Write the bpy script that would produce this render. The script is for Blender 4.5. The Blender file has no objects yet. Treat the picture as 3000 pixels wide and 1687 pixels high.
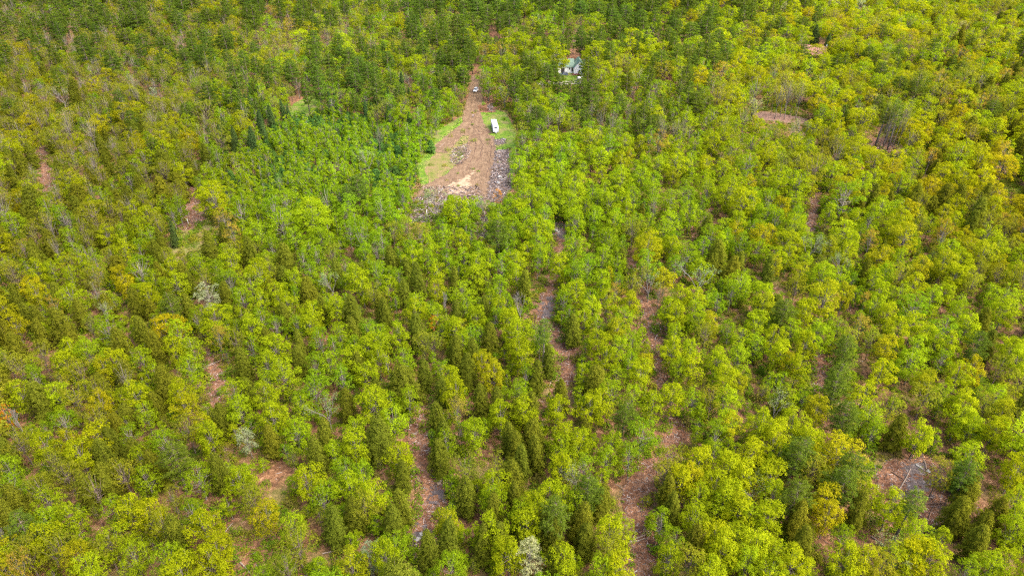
import bpy, math, random, colorsys
import numpy as np
from mathutils import Vector, Matrix
R = math.radians
rng = np.random.default_rng(11); random.seed(11)
SC = bpy.context.scene; COL = SC.collection

# ------------------------------------------------------------------ camera, sky, sun, exposure
PITCH = 32.0; CAMH = 100.0; F = 2000.0; CX, CY = 1500.0, 843.5
cam_d = bpy.data.cameras.new("camera"); cam = bpy.data.objects.new("camera", cam_d); COL.objects.link(cam)
cam.location = (0, 0, CAMH); cam.rotation_euler = (R(90 - PITCH), 0, 0)
cam_d.sensor_width = 36; cam_d.lens = 24; cam_d.clip_end = 6000; SC.camera = cam
W = bpy.data.worlds.new("World"); SC.world = W; W.use_nodes = True
SUN_EL, SUN_AZ = 52.0, 115.0          # azimuth clockwise from the view direction (+Y)
nt = W.node_tree; bg = nt.nodes["Background"]; sky = nt.nodes.new("ShaderNodeTexSky")
sky.sky_type = 'NISHITA'; sky.sun_disc = False; sky.sun_elevation = R(SUN_EL); sky.sun_rotation = R(SUN_AZ)
sky.dust_density = 5.0; sky.ozone_density = 0.3; sky.air_density = 0.8
nt.links.new(sky.outputs[0], bg.inputs[0]); bg.inputs[1].default_value = 0.15
sl = bpy.data.lights.new("sun", 'SUN'); sl.energy = 0.8; sl.angle = R(60); sl.color = (1, .95, .86)
so = bpy.data.objects.new("sun", sl); COL.objects.link(so)
sd = Vector((math.sin(R(SUN_AZ)) * math.cos(R(SUN_EL)), math.cos(R(SUN_AZ)) * math.cos(R(SUN_EL)), math.sin(R(SUN_EL))))
so.rotation_euler = sd.to_track_quat('Z', 'Y').to_euler(); so.location = (60, 40, 160)
SC.view_settings.view_transform = 'Standard'; SC.view_settings.look = 'None'
SC.view_settings.exposure = 2.34; SC.view_settings.gamma = 1
SC.cycles.max_bounces = 8; SC.cycles.diffuse_bounces = 6; SC.cycles.transmission_bounces = 5; SC.cycles.transparent_max_bounces = 6
SC.cycles.use_denoising = False; SC.cycles.filter_width = 1.3

# ------------------------------------------------------------------ geometry of the view
cp, sp = math.cos(R(PITCH)), math.sin(R(PITCH))
def terrain(x, y):
    x = np.asarray(x, float); y = np.asarray(y, float)
    return (0.7 * np.sin(x / 31 + .6) * np.cos(y / 43) + 0.5 * np.sin(y / 26 + x / 57))
def project(x, y, z):
    dz = z - CAMH; dep = y * cp - dz * sp; up = y * sp + dz * cp
    return CX + F * x / dep, CY - F * up / dep, dep
def at(px, py, h=0.0):
    """pixel of the photograph (3000 wide) -> world point h metres above the ground"""
    ax = (px - CX) / F; ay = (CY - py) / F
    dx, dy, dz = ax, cp + ay * sp, -sp + ay * cp
    x = y = 0.0; g = 0.0
    for _ in range(3):
        t = (h + g - CAMH) / dz; x, y = dx * t, dy * t; g = float(terrain(x, y))
    return x, y, g
D = 1.16460
def disp(*pts): return [(x * D, y * D) for x, y in pts]

# ------------------------------------------------------------------ helpers
def tag(o, label=None, cat=None, group=None, kind=None):
    if label: o['label'] = label
    if cat: o['category'] = cat
    if group: o['group'] = group
    if kind: o['kind'] = kind
    return o
def link(name, me, parent=None, mats=()):
    o = bpy.data.objects.new(name, me); COL.objects.link(o)
    if parent: o.parent = parent
    if me is not None:
        for m in mats: me.materials.append(m)
    return o
def empty(name, loc, rz=0):
    o = bpy.data.objects.new(name, None); COL.objects.link(o); o.location = loc; o.rotation_euler = (0, 0, rz)
    o.empty_display_size = .3; return o

class MB:
    """collects boxes, tubes and quads into one mesh"""
    def __init__(s): s.v = []; s.f = []; s.m = []; s.mi = 0
    def add(s, v, f):
        b = len(s.v); s.v += [tuple(p) for p in v]; s.f += [tuple(i + b for i in q) for q in f]; s.m += [s.mi] * len(f)
    def box(s, c, d, rz=0, taper=1.0, rx=0):
        hx, hy, hz = d[0] / 2, d[1] / 2, d[2] / 2; M = Matrix.Rotation(rz, 3, 'Z') @ Matrix.Rotation(rx, 3, 'X')
        v = []
        for z, k in ((-hz, 1), (hz, taper)):
            for x, y in ((-hx, -hy), (hx, -hy), (hx, hy), (-hx, hy)):
                v.append(Vector(c) + M @ Vector((x * k, y * k, z)))
        s.add(v, [(3, 2, 1, 0), (4, 5, 6, 7), (0, 1, 5, 4), (1, 2, 6, 5), (2, 3, 7, 6), (3, 0, 4, 7)])
    def tube(s, pts, rad, n=6):
        pts = [Vector(p) for p in pts]; rings = []
        for i, p in enumerate(pts):
            t = (pts[min(i + 1, len(pts) - 1)] - pts[max(i - 1, 0)]).normalized()
            a = t.orthogonal().normalized(); b = t.cross(a); r = rad[i] if hasattr(rad, '__len__') else rad
            rings.append([p + a * math.cos(2 * math.pi * k / n) * r + b * math.sin(2 * math.pi * k / n) * r for k in range(n)])
        v = [q for r_ in rings for q in r_]; f = []
        for i in range(len(pts) - 1):
            for k in range(n): f.append((i * n + k, i * n + (k + 1) % n, (i + 1) * n + (k + 1) % n, (i + 1) * n + k))
        f.append(tuple(range(n - 1, -1, -1))); f.append(tuple(range((len(pts) - 1) * n, len(pts) * n)))
        s.add(v, f)
    def loft(s, secs, cap=True):
        """secs: list of rings (equal length) of points"""
        n = len(secs[0]); v = [p for r_ in secs for p in r_]; f = []
        for i in range(len(secs) - 1):
            for k in range(n): f.append((i * n + k, i * n + (k + 1) % n, (i + 1) * n + (k + 1) % n, (i + 1) * n + k))
        if cap: f.append(tuple(range(n - 1, -1, -1))); f.append(tuple(range((len(secs) - 1) * n, len(secs) * n)))
        s.add(v, f)
    def mesh(s, name):
        me = bpy.data.meshes.new(name); me.from_pydata(s.v, [], s.f); me.update()
        if s.m and max(s.m) > 0: me.polygons.foreach_set('material_index', s.m)
        return me
    def build(s, name, mat, parent=None, bevel=0, smooth=False):
        me = s.mesh(name); o = link(name, me, parent, mat if isinstance(mat, (list, tuple)) else [mat])
        if smooth: me.polygons.foreach_set('use_smooth', [True] * len(me.polygons))
        if bevel:
            b = o.modifiers.new('bevel', 'BEVEL'); b.width = bevel; b.segments = 3; b.limit_method = 'ANGLE'
        return o

def mat(name, col, rough=.7, metal=0.0, spec=.3):
    m = bpy.data.materials.new(name); m.use_nodes = True; b = m.node_tree.nodes['Principled BSDF']
    b.inputs['Base Color'].default_value = (*col, 1); b.inputs['Roughness'].default_value = rough
    b.inputs['Metallic'].default_value = metal; b.inputs['Specular IOR Level'].default_value = spec
    return m
def node(nt, t, **kw):
    n = nt.nodes.new(t)
    for k, v in kw.items():
        if k.startswith('i_'): n.inputs[k[2:].replace('_', ' ')].default_value = v
        else: setattr(n, k, v)
    return n
def ramp(nt, fac, stops, interp='LINEAR'):
    r = nt.nodes.new('ShaderNodeValToRGB'); r.color_ramp.interpolation = interp
    e = r.color_ramp.elements
    while len(e) < len(stops): e.new(.5)
    for i, (p, c) in enumerate(stops):
        e[i].position = p; e[i].color = (*c, 1) if len(c) == 3 else c
    nt.links.new(fac, r.inputs[0]); return r.outputs[0]
def noise(nt, scale, detail=4, vec=None, rough=.6, dist=0):
    n = nt.nodes.new('ShaderNodeTexNoise'); n.inputs['Scale'].default_value = scale; n.inputs['Detail'].default_value = detail
    n.inputs['Roughness'].default_value = rough; n.inputs['Distortion'].default_value = dist
    if vec is not None: nt.links.new(vec, n.inputs['Vector'])
    return n.outputs['Fac']
def mixc(nt, a, b, fac, mode='MIX'):
    m = nt.nodes.new('ShaderNodeMix'); m.data_type = 'RGBA'; m.blend_type = mode
    for s, v in ((m.inputs[0], fac), (m.inputs[6], a), (m.inputs[7], b)):
        if hasattr(v, 'is_linked') or hasattr(v, 'links'): nt.links.new(v, s)
        elif isinstance(v, (int, float)): s.default_value = v
        else: s.default_value = (*v, 1)
    return m.outputs[2]
def math_(nt, op, a, b=None, clamp=False):
    m = nt.nodes.new('ShaderNodeMath'); m.operation = op; m.use_clamp = clamp
    for i, v in enumerate((a, b)):
        if v is None: continue
        if hasattr(v, 'links'): nt.links.new(v, m.inputs[i])
        else: m.inputs[i].default_value = v
    return m.outputs[0]

# ------------------------------------------------------------------ ground materials
def ground_mat(name, build, edge=False, bump=.5, edge_noise=.35, edge_scale=.35):
    m = bpy.data.materials.new(name); m.use_nodes = True; nt = m.node_tree; b = nt.nodes['Principled BSDF']
    geo = nt.nodes.new('ShaderNodeNewGeometry'); pos = geo.outputs['Position']
    col, h = build(nt, pos); nt.links.new(col, b.inputs['Base Color'])
    b.inputs['Roughness'].default_value = .9; b.inputs['Specular IOR Level'].default_value = .15
    if h is not None:
        bp = nt.nodes.new('ShaderNodeBump'); bp.inputs['Strength'].default_value = bump; bp.inputs['Distance'].default_value = .25
        nt.links.new(h, bp.inputs['Height']); nt.links.new(bp.outputs[0], b.inputs['Normal'])
    if edge:
        a = nt.nodes.new('ShaderNodeAttribute'); a.attribute_name = 'edge'
        n1 = noise(nt, edge_scale, 6, pos, .7)
        v = math_(nt, 'ADD', a.outputs['Fac'], math_(nt, 'MULTIPLY', math_(nt, 'SUBTRACT', n1, .5), edge_noise * 10))
        al = math_(nt, 'MULTIPLY', v, 2.5, True)
        # stochastic-looking fine breakup of the border
        n2 = noise(nt, 3.0, 3, pos, .7)
        al = math_(nt, 'GREATER_THAN', math_(nt, 'ADD', al, math_(nt, 'SUBTRACT', n2, .5)), .5)
        nt.links.new(al, b.inputs['Alpha'])
    return m
def litter(nt, pos):
    c = ramp(nt, noise(nt, .9, 8, pos, .75), [(.30, (.030, .018, .011)), (.45, (.095, .047, .024)), (.56, (.17, .088, .044)), (.68, (.30, .185, .11))])
    g = ramp(nt, noise(nt, .10, 5, pos, .6), [(.50, (0, 0, 0)), (.66, (1, 1, 1))])
    c = mixc(nt, c, (.10, .13, .02), mixc(nt, (0, 0, 0), g, .45))
    v = nt.nodes.new('ShaderNodeTexVoronoi'); v.inputs['Scale'].default_value = 2.6; nt.links.new(pos, v.inputs['Vector'])
    sp_ = ramp(nt, v.outputs['Distance'], [(.0, (1, 1, 1)), (.18, (0, 0, 0))])
    c = mixc(nt, c, (.50, .37, .27), mixc(nt, (0, 0, 0), sp_, .5))
    return c, noise(nt, 1.6, 6, pos, .8)
def trail(nt, pos):
    c = ramp(nt, noise(nt, 1.3, 9, pos, .78), [(.30, (.034, .017, .011)), (.44, (.105, .050, .027)), (.55, (.185, .094, .050)), (.68, (.32, .20, .125))])
    d = ramp(nt, noise(nt, .22, 4, pos, .6), [(.38, (.45, .40, .40)), (.58, (1, 1, 1))])
    return mixc(nt, c, d, 1.0, 'MULTIPLY'), noise(nt, 2.0, 6, pos, .8)
def grass(nt, pos):
    c = ramp(nt, noise(nt, .5, 8, pos, .7), [(.30, (.040, .085, .006)), (.5, (.075, .135, .008)), (.68, (.12, .175, .015))])
    b = ramp(nt, noise(nt, .16, 6, pos, .65), [(.46, (0, 0, 0)), (.62, (1, 1, 1))])
    return mixc(nt, c, (.17, .125, .06), mixc(nt, (0, 0, 0), b, .65)), noise(nt, 3, 5, pos, .8)
def drygrass(nt, pos):
    c = ramp(nt, noise(nt, .35, 8, pos, .7), [(.34, (.075, .10, .012)), (.47, (.12, .115, .03)), (.6, (.16, .11, .055)), (.72, (.21, .145, .08))])
    return c, noise(nt, 3, 5, pos, .8)
def dirt(nt, pos):
    c = ramp(nt, noise(nt, .45, 9, pos, .72), [(.30, (.085, .054, .031)), (.5, (.14, .092, .054)), (.7, (.20, .138, .085))])
    mp = nt.nodes.new('ShaderNodeMapping'); mp.inputs['Scale'].default_value = (1.5, .12, 1); nt.links.new(pos, mp.inputs[0])
    s = ramp(nt, noise(nt, 1.0, 5, mp.outputs[0], .6, 1.2), [(.40, (.72, .68, .66)), (.55, (1, 1, 1))])
    return mixc(nt, c, s, .8, 'MULTIPLY'), noise(nt, 2.5, 6, pos, .8)
def sand(nt, pos):
    return ramp(nt, noise(nt, .8, 8, pos, .7), [(.32, (.14, .095, .055)), (.48, (.25, .175, .11)), (.7, (.33, .25, .165))]), noise(nt, 3, 4, pos)
def slashg(nt, pos):
    c = ramp(nt, noise(nt, 1.1, 9, pos, .82), [(.32, (.035, .033, .038)), (.45, (.09, .08, .085)), (.56, (.15, .13, .135)), (.7, (.26, .24, .24))])
    return mixc(nt, c, (.15, .10, .065), ramp(nt, noise(nt, .3, 4, pos), [(.45, (0, 0, 0)), (.65, (.7, .7, .7))])), noise(nt, 2.5, 6, pos, .8)
def mud(nt, pos):
    return ramp(nt, noise(nt, .9, 9, pos, .8), [(.34, (.035, .03, .032)), (.55, (.085, .068, .065)), (.72, (.22, .17, .15))]), noise(nt, 2.5, 6, pos, .8)
def gravel(nt, pos):
    return ramp(nt, noise(nt, 1.2, 8, pos, .7), [(.35, (.30, .25, .22)), (.6, (.48, .42, .38))]), noise(nt, 3, 4, pos)
def road_d(nt, pos):
    return ramp(nt, noise(nt, .6, 8, pos, .7), [(.35, (.10, .055, .038)), (.6, (.17, .105, .075))]), noise(nt, 3, 4, pos)  # earth tones darkened: the shade lying over the road is in this colour
M_LIT = ground_mat('leaf_litter', litter)
M_TRAIL = ground_mat('trail_mulch', trail, True)
M_GRASS = ground_mat('clearing_grass', grass, True)
M_DRY = ground_mat('dry_grass', drygrass, True)
M_DIRT = ground_mat('track_dirt', dirt, True, edge_noise=.2)
M_SAND = ground_mat('pale_sand', sand, True, edge_noise=.9, edge_scale=.5)
M_SLASH = ground_mat('slash_ground', slashg, True, edge_noise=.9, edge_scale=.4)
M_MUD = ground_mat('dark_mud', mud, True, edge_noise=1.6, edge_scale=.6)
M_GRAV = ground_mat('gravel', gravel, True, edge_noise=.15)
M_ROAD = ground_mat('forest_road', road_d, True, edge_noise=.1)
M_RUT = mat('rut_soil', (.085, .048, .03), .95)

# ------------------------------------------------------------------ ground sheet
def grid_mesh(name, xs, ys, keep=None, edge=None, zo=0.0):
    X, Y = np.meshgrid(xs, ys); nx, ny = len(xs), len(ys)
    V = np.stack([X, Y, terrain(X, Y) + zo], -1).reshape(-1, 3)
    i = np.arange(nx * ny).reshape(ny, nx)
    Q = np.stack([i[:-1, :-1], i[:-1, 1:], i[1:, 1:], i[1:, :-1]], -1).reshape(-1, 4)
    if keep is not None:
        k = keep.reshape(-1); Q = Q[k[Q].any(1)]
        u, inv = np.unique(Q, return_inverse=True); V = V[u]; Q = inv.reshape(-1, 4)
        if edge is not None: edge = edge.reshape(-1)[u]
    me = bpy.data.meshes.new(name); me.vertices.add(len(V)); me.vertices.foreach_set('co', V.astype(np.float32).ravel())
    me.loops.add(len(Q) * 4); me.loops.foreach_set('vertex_index', Q.astype(np.int32).ravel())
    me.polygons.add(len(Q)); me.polygons.foreach_set('loop_start', np.arange(0, len(Q) * 4, 4, dtype=np.int32))
    me.update(calc_edges=True); me.polygons.foreach_set('use_smooth', np.ones(len(Q), bool))
    if edge is not None:
        a = me.attributes.new('edge', 'FLOAT', 'POINT'); a.data.foreach_set('value', edge.astype(np.float32))
    return me
xs = np.concatenate([np.arange(-3000, -600, 120), np.arange(-600, 600, 5), np.arange(600, 3001, 120)])
ys = np.concatenate([np.arange(-400, 40, 20), np.arange(40, 460, 4), np.arange(460, 900, 10), np.arange(900, 5001, 200)])
tag(link('ground', grid_mesh('ground', xs, ys), None, [M_LIT]), kind='structure')

def inside(poly, X, Y):
    X = np.asarray(X, float); Y = np.asarray(Y, float); r = np.zeros(X.shape, bool); n = len(poly)
    for i in range(n):
        x0, y0 = poly[i][:2]; x1, y1 = poly[(i + 1) % n][:2]
        if y0 == y1: continue
        c = ((Y > y0) != (Y > y1)) & (X < (x1 - x0) * (Y - y0) / (y1 - y0) + x0); r ^= c
    return r
def edist(poly, X, Y):
    d = np.full(X.shape, 1e9); n = len(poly)
    for i in range(n):
        x0, y0 = poly[i][:2]; x1, y1 = poly[(i + 1) % n][:2]; L = (x1 - x0) ** 2 + (y1 - y0) ** 2 + 1e-9
        t = np.clip(((X - x0) * (x1 - x0) + (Y - y0) * (y1 - y0)) / L, 0, 1)
        d = np.minimum(d, np.hypot(X - x0 - t * (x1 - x0), Y - y0 - t * (y1 - y0)))
    return d
WORLD_KEEP = []      # ground polygons where no tree stands
def sheet(name, img_poly, m, layer, res=1.0, keepout=True, world=False):
    P = [p if world else at(*p)[:2] for p in img_poly]
    a = np.array(P); lo = a.min(0) - 4; hi = a.max(0) + 4
    gx = np.arange(lo[0], hi[0] + res, res); gy = np.arange(lo[1], hi[1] + res, res)
    X, Y = np.meshgrid(gx, gy); ins = inside(P, X, Y); d = edist(P, X, Y); sd = np.where(ins, d, -d)
    o = link(name, grid_mesh(name, gx, gy, sd > -2.2, sd, .06 + .012 * layer), None, [m]); tag(o, kind='structure')
    if keepout: WORLD_KEEP.append(P)
    return o
WORLD_TRAILS = []
def ribbon_poly(line, w):
    """line: image points; w: width in metres -> world polygon"""
    P = [Vector(at(*p)[:2]) for p in line]; Lft, Rt = [], []
    for i, p in enumerate(P):
        t = (P[min(i + 1, len(P) - 1)] - P[max(i - 1, 0)]).normalized(); n = Vector((-t.y, t.x)); ww = w[i] if hasattr(w, '__len__') else w
        Lft.append(tuple(p + n * ww / 2)); Rt.append(tuple(p - n * ww / 2))
    return Lft + Rt[::-1]

# clearing: grass, worn grass, track, spoil, sand
sheet('clearing_grass', disp((1166, 290), (1185, 262), (1196, 205), (1214, 206), (1212, 250), (1230, 268), (1275, 285), (1300, 330), (1300, 400), (1290, 470), (1262, 520), (1160, 520), (1060, 470), (1040, 420), (1085, 372), (1100, 330), (1130, 310)), M_GRASS, 0)
sheet('clearing_grass', disp((720, 300), (735, 262), (790, 236), (812, 250), (800, 280), (770, 300)), M_GRASS, 0)
sheet('clearing_grass', disp((960, 345), (1100, 300), (1130, 330), (1085, 380), (1040, 430), (970, 410), (1000, 370)), M_GRASS, 1, keepout=False)
sheet('worn_grass', disp((1098, 372), (1130, 345), (1172, 305), (1190, 320), (1180, 370), (1150, 410), (1120, 440), (1080, 460), (1068, 430)), M_DRY, 2)
sheet('worn_grass', disp((470, 520), (520, 520), (640, 560), (640, 590), (560, 600), (500, 650), (400, 665), (430, 600), (455, 560)), M_DRY, 0, keepout=False)
sheet('worn_grass', disp((990, 360), (1055, 345), (1070, 372), (1010, 400), (985, 385)), M_DRY, 2, keepout=False)
sheet('logging_yard', disp((1182, 330), (1205, 328), (1245, 345), (1252, 400), (1240, 500), (1225, 540), (1130, 560), (1050, 560), (1030, 520), (1060, 470), (1120, 440), (1165, 395)), M_DIRT, 3, keepout=False)
sheet('dirt_track', ribbon_poly(disp((1202, 190), (1198, 228), (1193, 255), (1186, 285), (1190, 312), (1203, 340)), [7, 7.5, 8, 9, 10, 13]), M_DIRT, 4, world=True)
sheet('dirt_track', ribbon_poly(disp((1187, 300), (1165, 322), (1130, 355), (1098, 385)), [5, 6, 8, 9]), M_DIRT, 5, world=True)
sheet('sand_patch', disp((1122, 478), (1130, 462), (1155, 455), (1170, 446), (1192, 430), (1197, 438), (1180, 452), (1190, 465), (1172, 482), (1150, 492), (1130, 490)), M_SAND, 6, .6)
sheet('slash_ground', disp((1250, 378), (1278, 378), (1284, 470), (1262, 510), (1225, 510), (1233, 450)), M_SLASH, 6, .8)
sheet('slash_ground', disp((1040, 500), (1090, 490), (1120, 510), (1110, 550), (1085, 562), (1030, 556)), M_SLASH, 6, .8, keepout=False)
sheet('slash_ground', disp((1195, 548), (1235, 545), (1240, 590), (1212, 600), (1196, 585)), M_SLASH, 6, .8, keepout=False)
sheet('slash_ground', disp((1242, 352), (1270, 350), (1272, 362), (1248, 366)), M_SLASH, 6, .8, keepout=False)
sheet('bark_pile_ground', disp((1200, 266), (1230, 262), (1252, 272), (1245, 284), (1205, 284)), M_TRAIL, 6, .8)
# skid trails and bare forest floor
TR = [(disp((480, 470), (487, 500), (492, 540), (470, 580)), [5, 7, 8, 9]),
      (disp((1402, 560), (1410, 590), (1418, 640), (1395, 700), (1375, 760), (1360, 800), (1400, 850), (1435, 890), (1425, 960), (1400, 1010)), [7, 8, 5, 5, 8, 8, 7, 8, 6, 5]),
      (disp((1590, 640), (1610, 690), (1622, 740), (1632, 820), (1655, 900), (1672, 980), (1700, 1080), (1690, 1140), (1640, 1180), (1600, 1250), (1600, 1320), (1615, 1400), (1625, 1490)), [4, 4, 4, 4, 4.5, 4.5, 5, 4.5, 5, 6, 5, 6, 6]),
      (disp((1800, 500), (1770, 560), (1740, 620)), [4, 4, 3]),
      (disp((528, 840), (530, 900), (545, 960), (538, 1020)), [4, 4, 5, 4]),
      (disp((1060, 1010), (1048, 1080), (1060, 1150), (1085, 1230), (1065, 1310), (1050, 1380)), [3.5, 4, 4.5, 6, 5, 4]),
      (disp((108, 370), (112, 430), (125, 500)), [5, 6, 6]),
      (disp((2050, 470), (2045, 540), (2035, 590)), [5, 6, 5]),
      (disp((2060, 880), (2068, 950), (2050, 1010)), [4, 5, 4]),
      (disp((2200, 350), (2240, 372), (2290, 400)), [12, 14, 10])]
for ln, w in TR: sheet('skid_trail', ribbon_poly(ln, w), M_TRAIL, 1, .8, world=True); WORLD_TRAILS.append(WORLD_KEEP.pop()); WORLD_KEEP.append(ribbon_poly(ln, [q * .5 for q in w]))
sheet('skid_trail', disp((2240, 1150), (2340, 1150), (2385, 1200), (2390, 1310), (2330, 1345), (2260, 1260), (2200, 1240), (2200, 1180)), M_TRAIL, 1, .8); WORLD_TRAILS.append(WORLD_KEEP[-1])
sheet('dark_mud', disp((1370, 752), (1398, 745), (1396, 800), (1372, 812), (1350, 806)), M_MUD, 4, .6)
sheet('dark_mud', disp((1392, 562), (1425, 560), (1424, 600), (1398, 600)), M_MUD, 4, .6)
sheet('dark_mud', disp((2285, 1170), (2318, 1160), (2335, 1205), (2322, 1250), (2270, 1240)), M_MUD, 4, .6)
sheet('dark_mud', disp((1035, 1335), (1075, 1325), (1080, 1352), (1050, 1375), (1033, 1362)), M_MUD, 4, .5)
sheet('dark_mud', disp((1085, 1225), (1122, 1220), (1128, 1262), (1092, 1262)), M_MUD, 4, .5)
sheet('forest_road', disp((1890, 286), (1920, 280), (2012, 294), (2035, 302), (2050, 318), (1990, 312), (1900, 300)), M_ROAD, 1, 1.0)
sheet('driveway', disp((1340, 206), (1420, 205), (1490, 196), (1500, 206), (1420, 215), (1345, 214)), M_GRAV, 1, 1.0)
sheet('bare_bank', disp((1405, 148), (1440, 136), (1475, 136), (1480, 150)), M_TRAIL, 1, 1.0)
sheet('clearing_grass', disp((1400, 205), (1400, 182), (1480, 182), (1500, 200), (1470, 215)), M_GRASS, 1)
sheet('bare_bank', disp((1228, 80), (1258, 78), (1258, 90), (1228, 92)), M_TRAIL, 1, 1.5)
WORLD_KEEP.append([(24, 383), (48, 383), (48, 402), (24, 402)]); WORLD_KEEP.append([(169, 407), (187, 407), (187, 428), (169, 428)])
# wheel ruts and churned ridges on the track (low ridges of soil with real height)
def rut(line, w=.45, h=.12):
    w *= .6
    P = [Vector(at(*p)) for p in line]; Q = []
    for i in range(len(P) - 1):
        for k in range(5):
            t = k / 5; p = P[i].lerp(P[i + 1], t); Q.append(p + Vector((random.uniform(-.2, .2), random.uniform(-.3, .3), 0)))
    Q.append(P[-1]); mb = MB()
    for q in Q: q.z = float(terrain(q.x, q.y)) + .10
    mb.tube(Q, [w / 2 * random.uniform(.6, 1.3) for _ in Q], 5)
    for i, v in enumerate(mb.v):
        g = float(terrain(v[0], v[1])) + .10; mb.v[i] = (v[0], v[1], g + (v[2] - g) * h / (w / 2))
    tag(mb.build('wheel_rut', M_RUT), kind='structure')
for ln, w in [(disp((1186, 345), (1205, 341), (1225, 334), (1243, 336)), .9), (disp((1190, 342), (1212, 338), (1236, 330)), .7),
              (disp((1192, 318), (1200, 324), (1206, 332), (1218, 336)), .5), (disp((1196, 316), (1208, 322), (1220, 328), (1230, 334)), .5),
              (disp((1184, 305), (1190, 322), (1198, 334)), .4), (disp((1205, 345), (1215, 365), (1208, 395), (1196, 410)), .5),
              (disp((1195, 345), (1198, 370), (1188, 400), (1172, 430)), .4), (disp((1228, 345), (1236, 370), (1232, 410), (1222, 450)), .4),
              (disp((1200, 240), (1196, 262), (1193, 285)), .3), (disp((1192, 240), (1186, 265), (1184, 285)), .3),
              (disp((1180, 318), (1150, 345), (1125, 372)), .3), (disp((1215, 420), (1190, 435), (1165, 440)), .4)]:
    rut(ln, w)
# ------------------------------------------------------------------ foliage and bark
def leaf_mat(name, trans=.35, pale=0.0):
    m = bpy.data.materials.new(name); m.use_nodes = True; nt = m.node_tree
    for n in list(nt.nodes):
        if n.type == 'BSDF_PRINCIPLED': nt.nodes.remove(n)
    out = [n for n in nt.nodes if n.type == 'OUTPUT_MATERIAL'][0]
    a = nt.nodes.new('ShaderNodeAttribute'); a.attribute_type = 'INSTANCER'; a.attribute_name = 'tint'
    v = nt.nodes.new('ShaderNodeAttribute'); v.attribute_name = 'v'
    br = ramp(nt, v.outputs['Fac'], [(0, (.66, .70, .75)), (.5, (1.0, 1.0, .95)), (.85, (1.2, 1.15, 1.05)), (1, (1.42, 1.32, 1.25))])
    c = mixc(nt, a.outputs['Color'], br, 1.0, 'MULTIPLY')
    d = nt.nodes.new('ShaderNodeBsdfDiffuse'); t = nt.nodes.new('ShaderNodeBsdfTranslucent'); mx = nt.nodes.new('ShaderNodeMixShader')
    nt.links.new(c, d.inputs[0]); nt.links.new(mixc(nt, c, (1.1, 1.15, .5), 1.0, 'MULTIPLY'), t.inputs[0])
    mx.inputs[0].default_value = trans; nt.links.new(d.outputs[0], mx.inputs[1]); nt.links.new(t.outputs[0], mx.inputs[2])
    nt.links.new(mx.outputs[0], out.inputs[0]); return m
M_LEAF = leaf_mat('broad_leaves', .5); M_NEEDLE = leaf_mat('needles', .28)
def bark(name, a, b, sc=3.0):
    m = bpy.data.materials.new(name); m.use_nodes = True; nt = m.node_tree; p = nt.nodes['Principled BSDF']
    tc = nt.nodes.new('ShaderNodeTexCoord'); nt.links.new(ramp(nt, noise(nt, sc, 5, tc.outputs['Object'], .7), [(.35, a), (.65, b)]), p.inputs['Base Color'])
    p.inputs['Roughness'].default_value = .9; p.inputs['Specular IOR Level'].default_value = .15; return m
M_BARK = bark('grey_bark', (.08, .068, .058), (.20, .17, .15)); M_BARKD = bark('brown_bark', (.075, .055, .045), (.19, .145, .12))
M_BARKP = bark('pale_bark', (.11, .095, .08), (.24, .215, .19)); M_DEAD = bark('weathered_wood', (.09, .08, .07), (.20, .18, .165))

def leaf_mesh(name, c, n, s, v, asp=.75, along=None):
    """quads at centres c facing n, size s, shade value v"""
    N = len(c); n = n / (np.linalg.norm(n, axis=1, keepdims=True) + 1e-9)
    r = rng.normal(size=(N, 3)) if along is None else along
    a = np.cross(n, r); a /= np.linalg.norm(a, axis=1, keepdims=True) + 1e-9; b = np.cross(n, a)
    if along is not None: a, b = b, a
    s = s[:, None]; bend = n * s * rng.uniform(-.25, .25, (N, 1))
    V = np.stack([c - a * s * .5 , c - b * s * .5 * asp + bend, c + a * s * .5, c + b * s * .5 * asp + bend], 1).reshape(-1, 3)
    me = bpy.data.meshes.new(name); me.vertices.add(N * 4); me.vertices.foreach_set('co', V.astype(np.float32).ravel())
    me.loops.add(N * 4); me.loops.foreach_set('vertex_index', np.arange(N * 4, dtype=np.int32))
    me.polygons.add(N); me.polygons.foreach_set('loop_start', np.arange(0, N * 4, 4, dtype=np.int32)); me.update(calc_edges=True)
    at_ = me.attributes.new('v', 'FLOAT', 'FACE'); at_.data.foreach_set('value', v.astype(np.float32)); return me

def sprays(cent, nrm, k, rad, ls, rnd=.42, flat=.45):
    """k leaves scattered in a flattened tuft round every spray centre"""
    n = len(cent); c = np.repeat(cent, k, 0); nn = np.repeat(nrm, k, 0); N = n * k
    o = rng.normal(size=(N, 3)); o -= nn * (o * nn).sum(1, keepdims=True) * (1 - flat); c = c + o * rad * .55
    nn = nn + rng.normal(size=(N, 3)) * rnd
    v = np.clip(np.repeat(rng.normal(.5, .16, n), k) + rng.normal(0, .08, N), 0, 1)
    return c, nn, rng.uniform(.7, 1.3, N) * ls, v
def unit(n): 
    a = rng.normal(size=(n, 3)); return a / np.linalg.norm(a, axis=1, keepdims=True)

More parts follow.
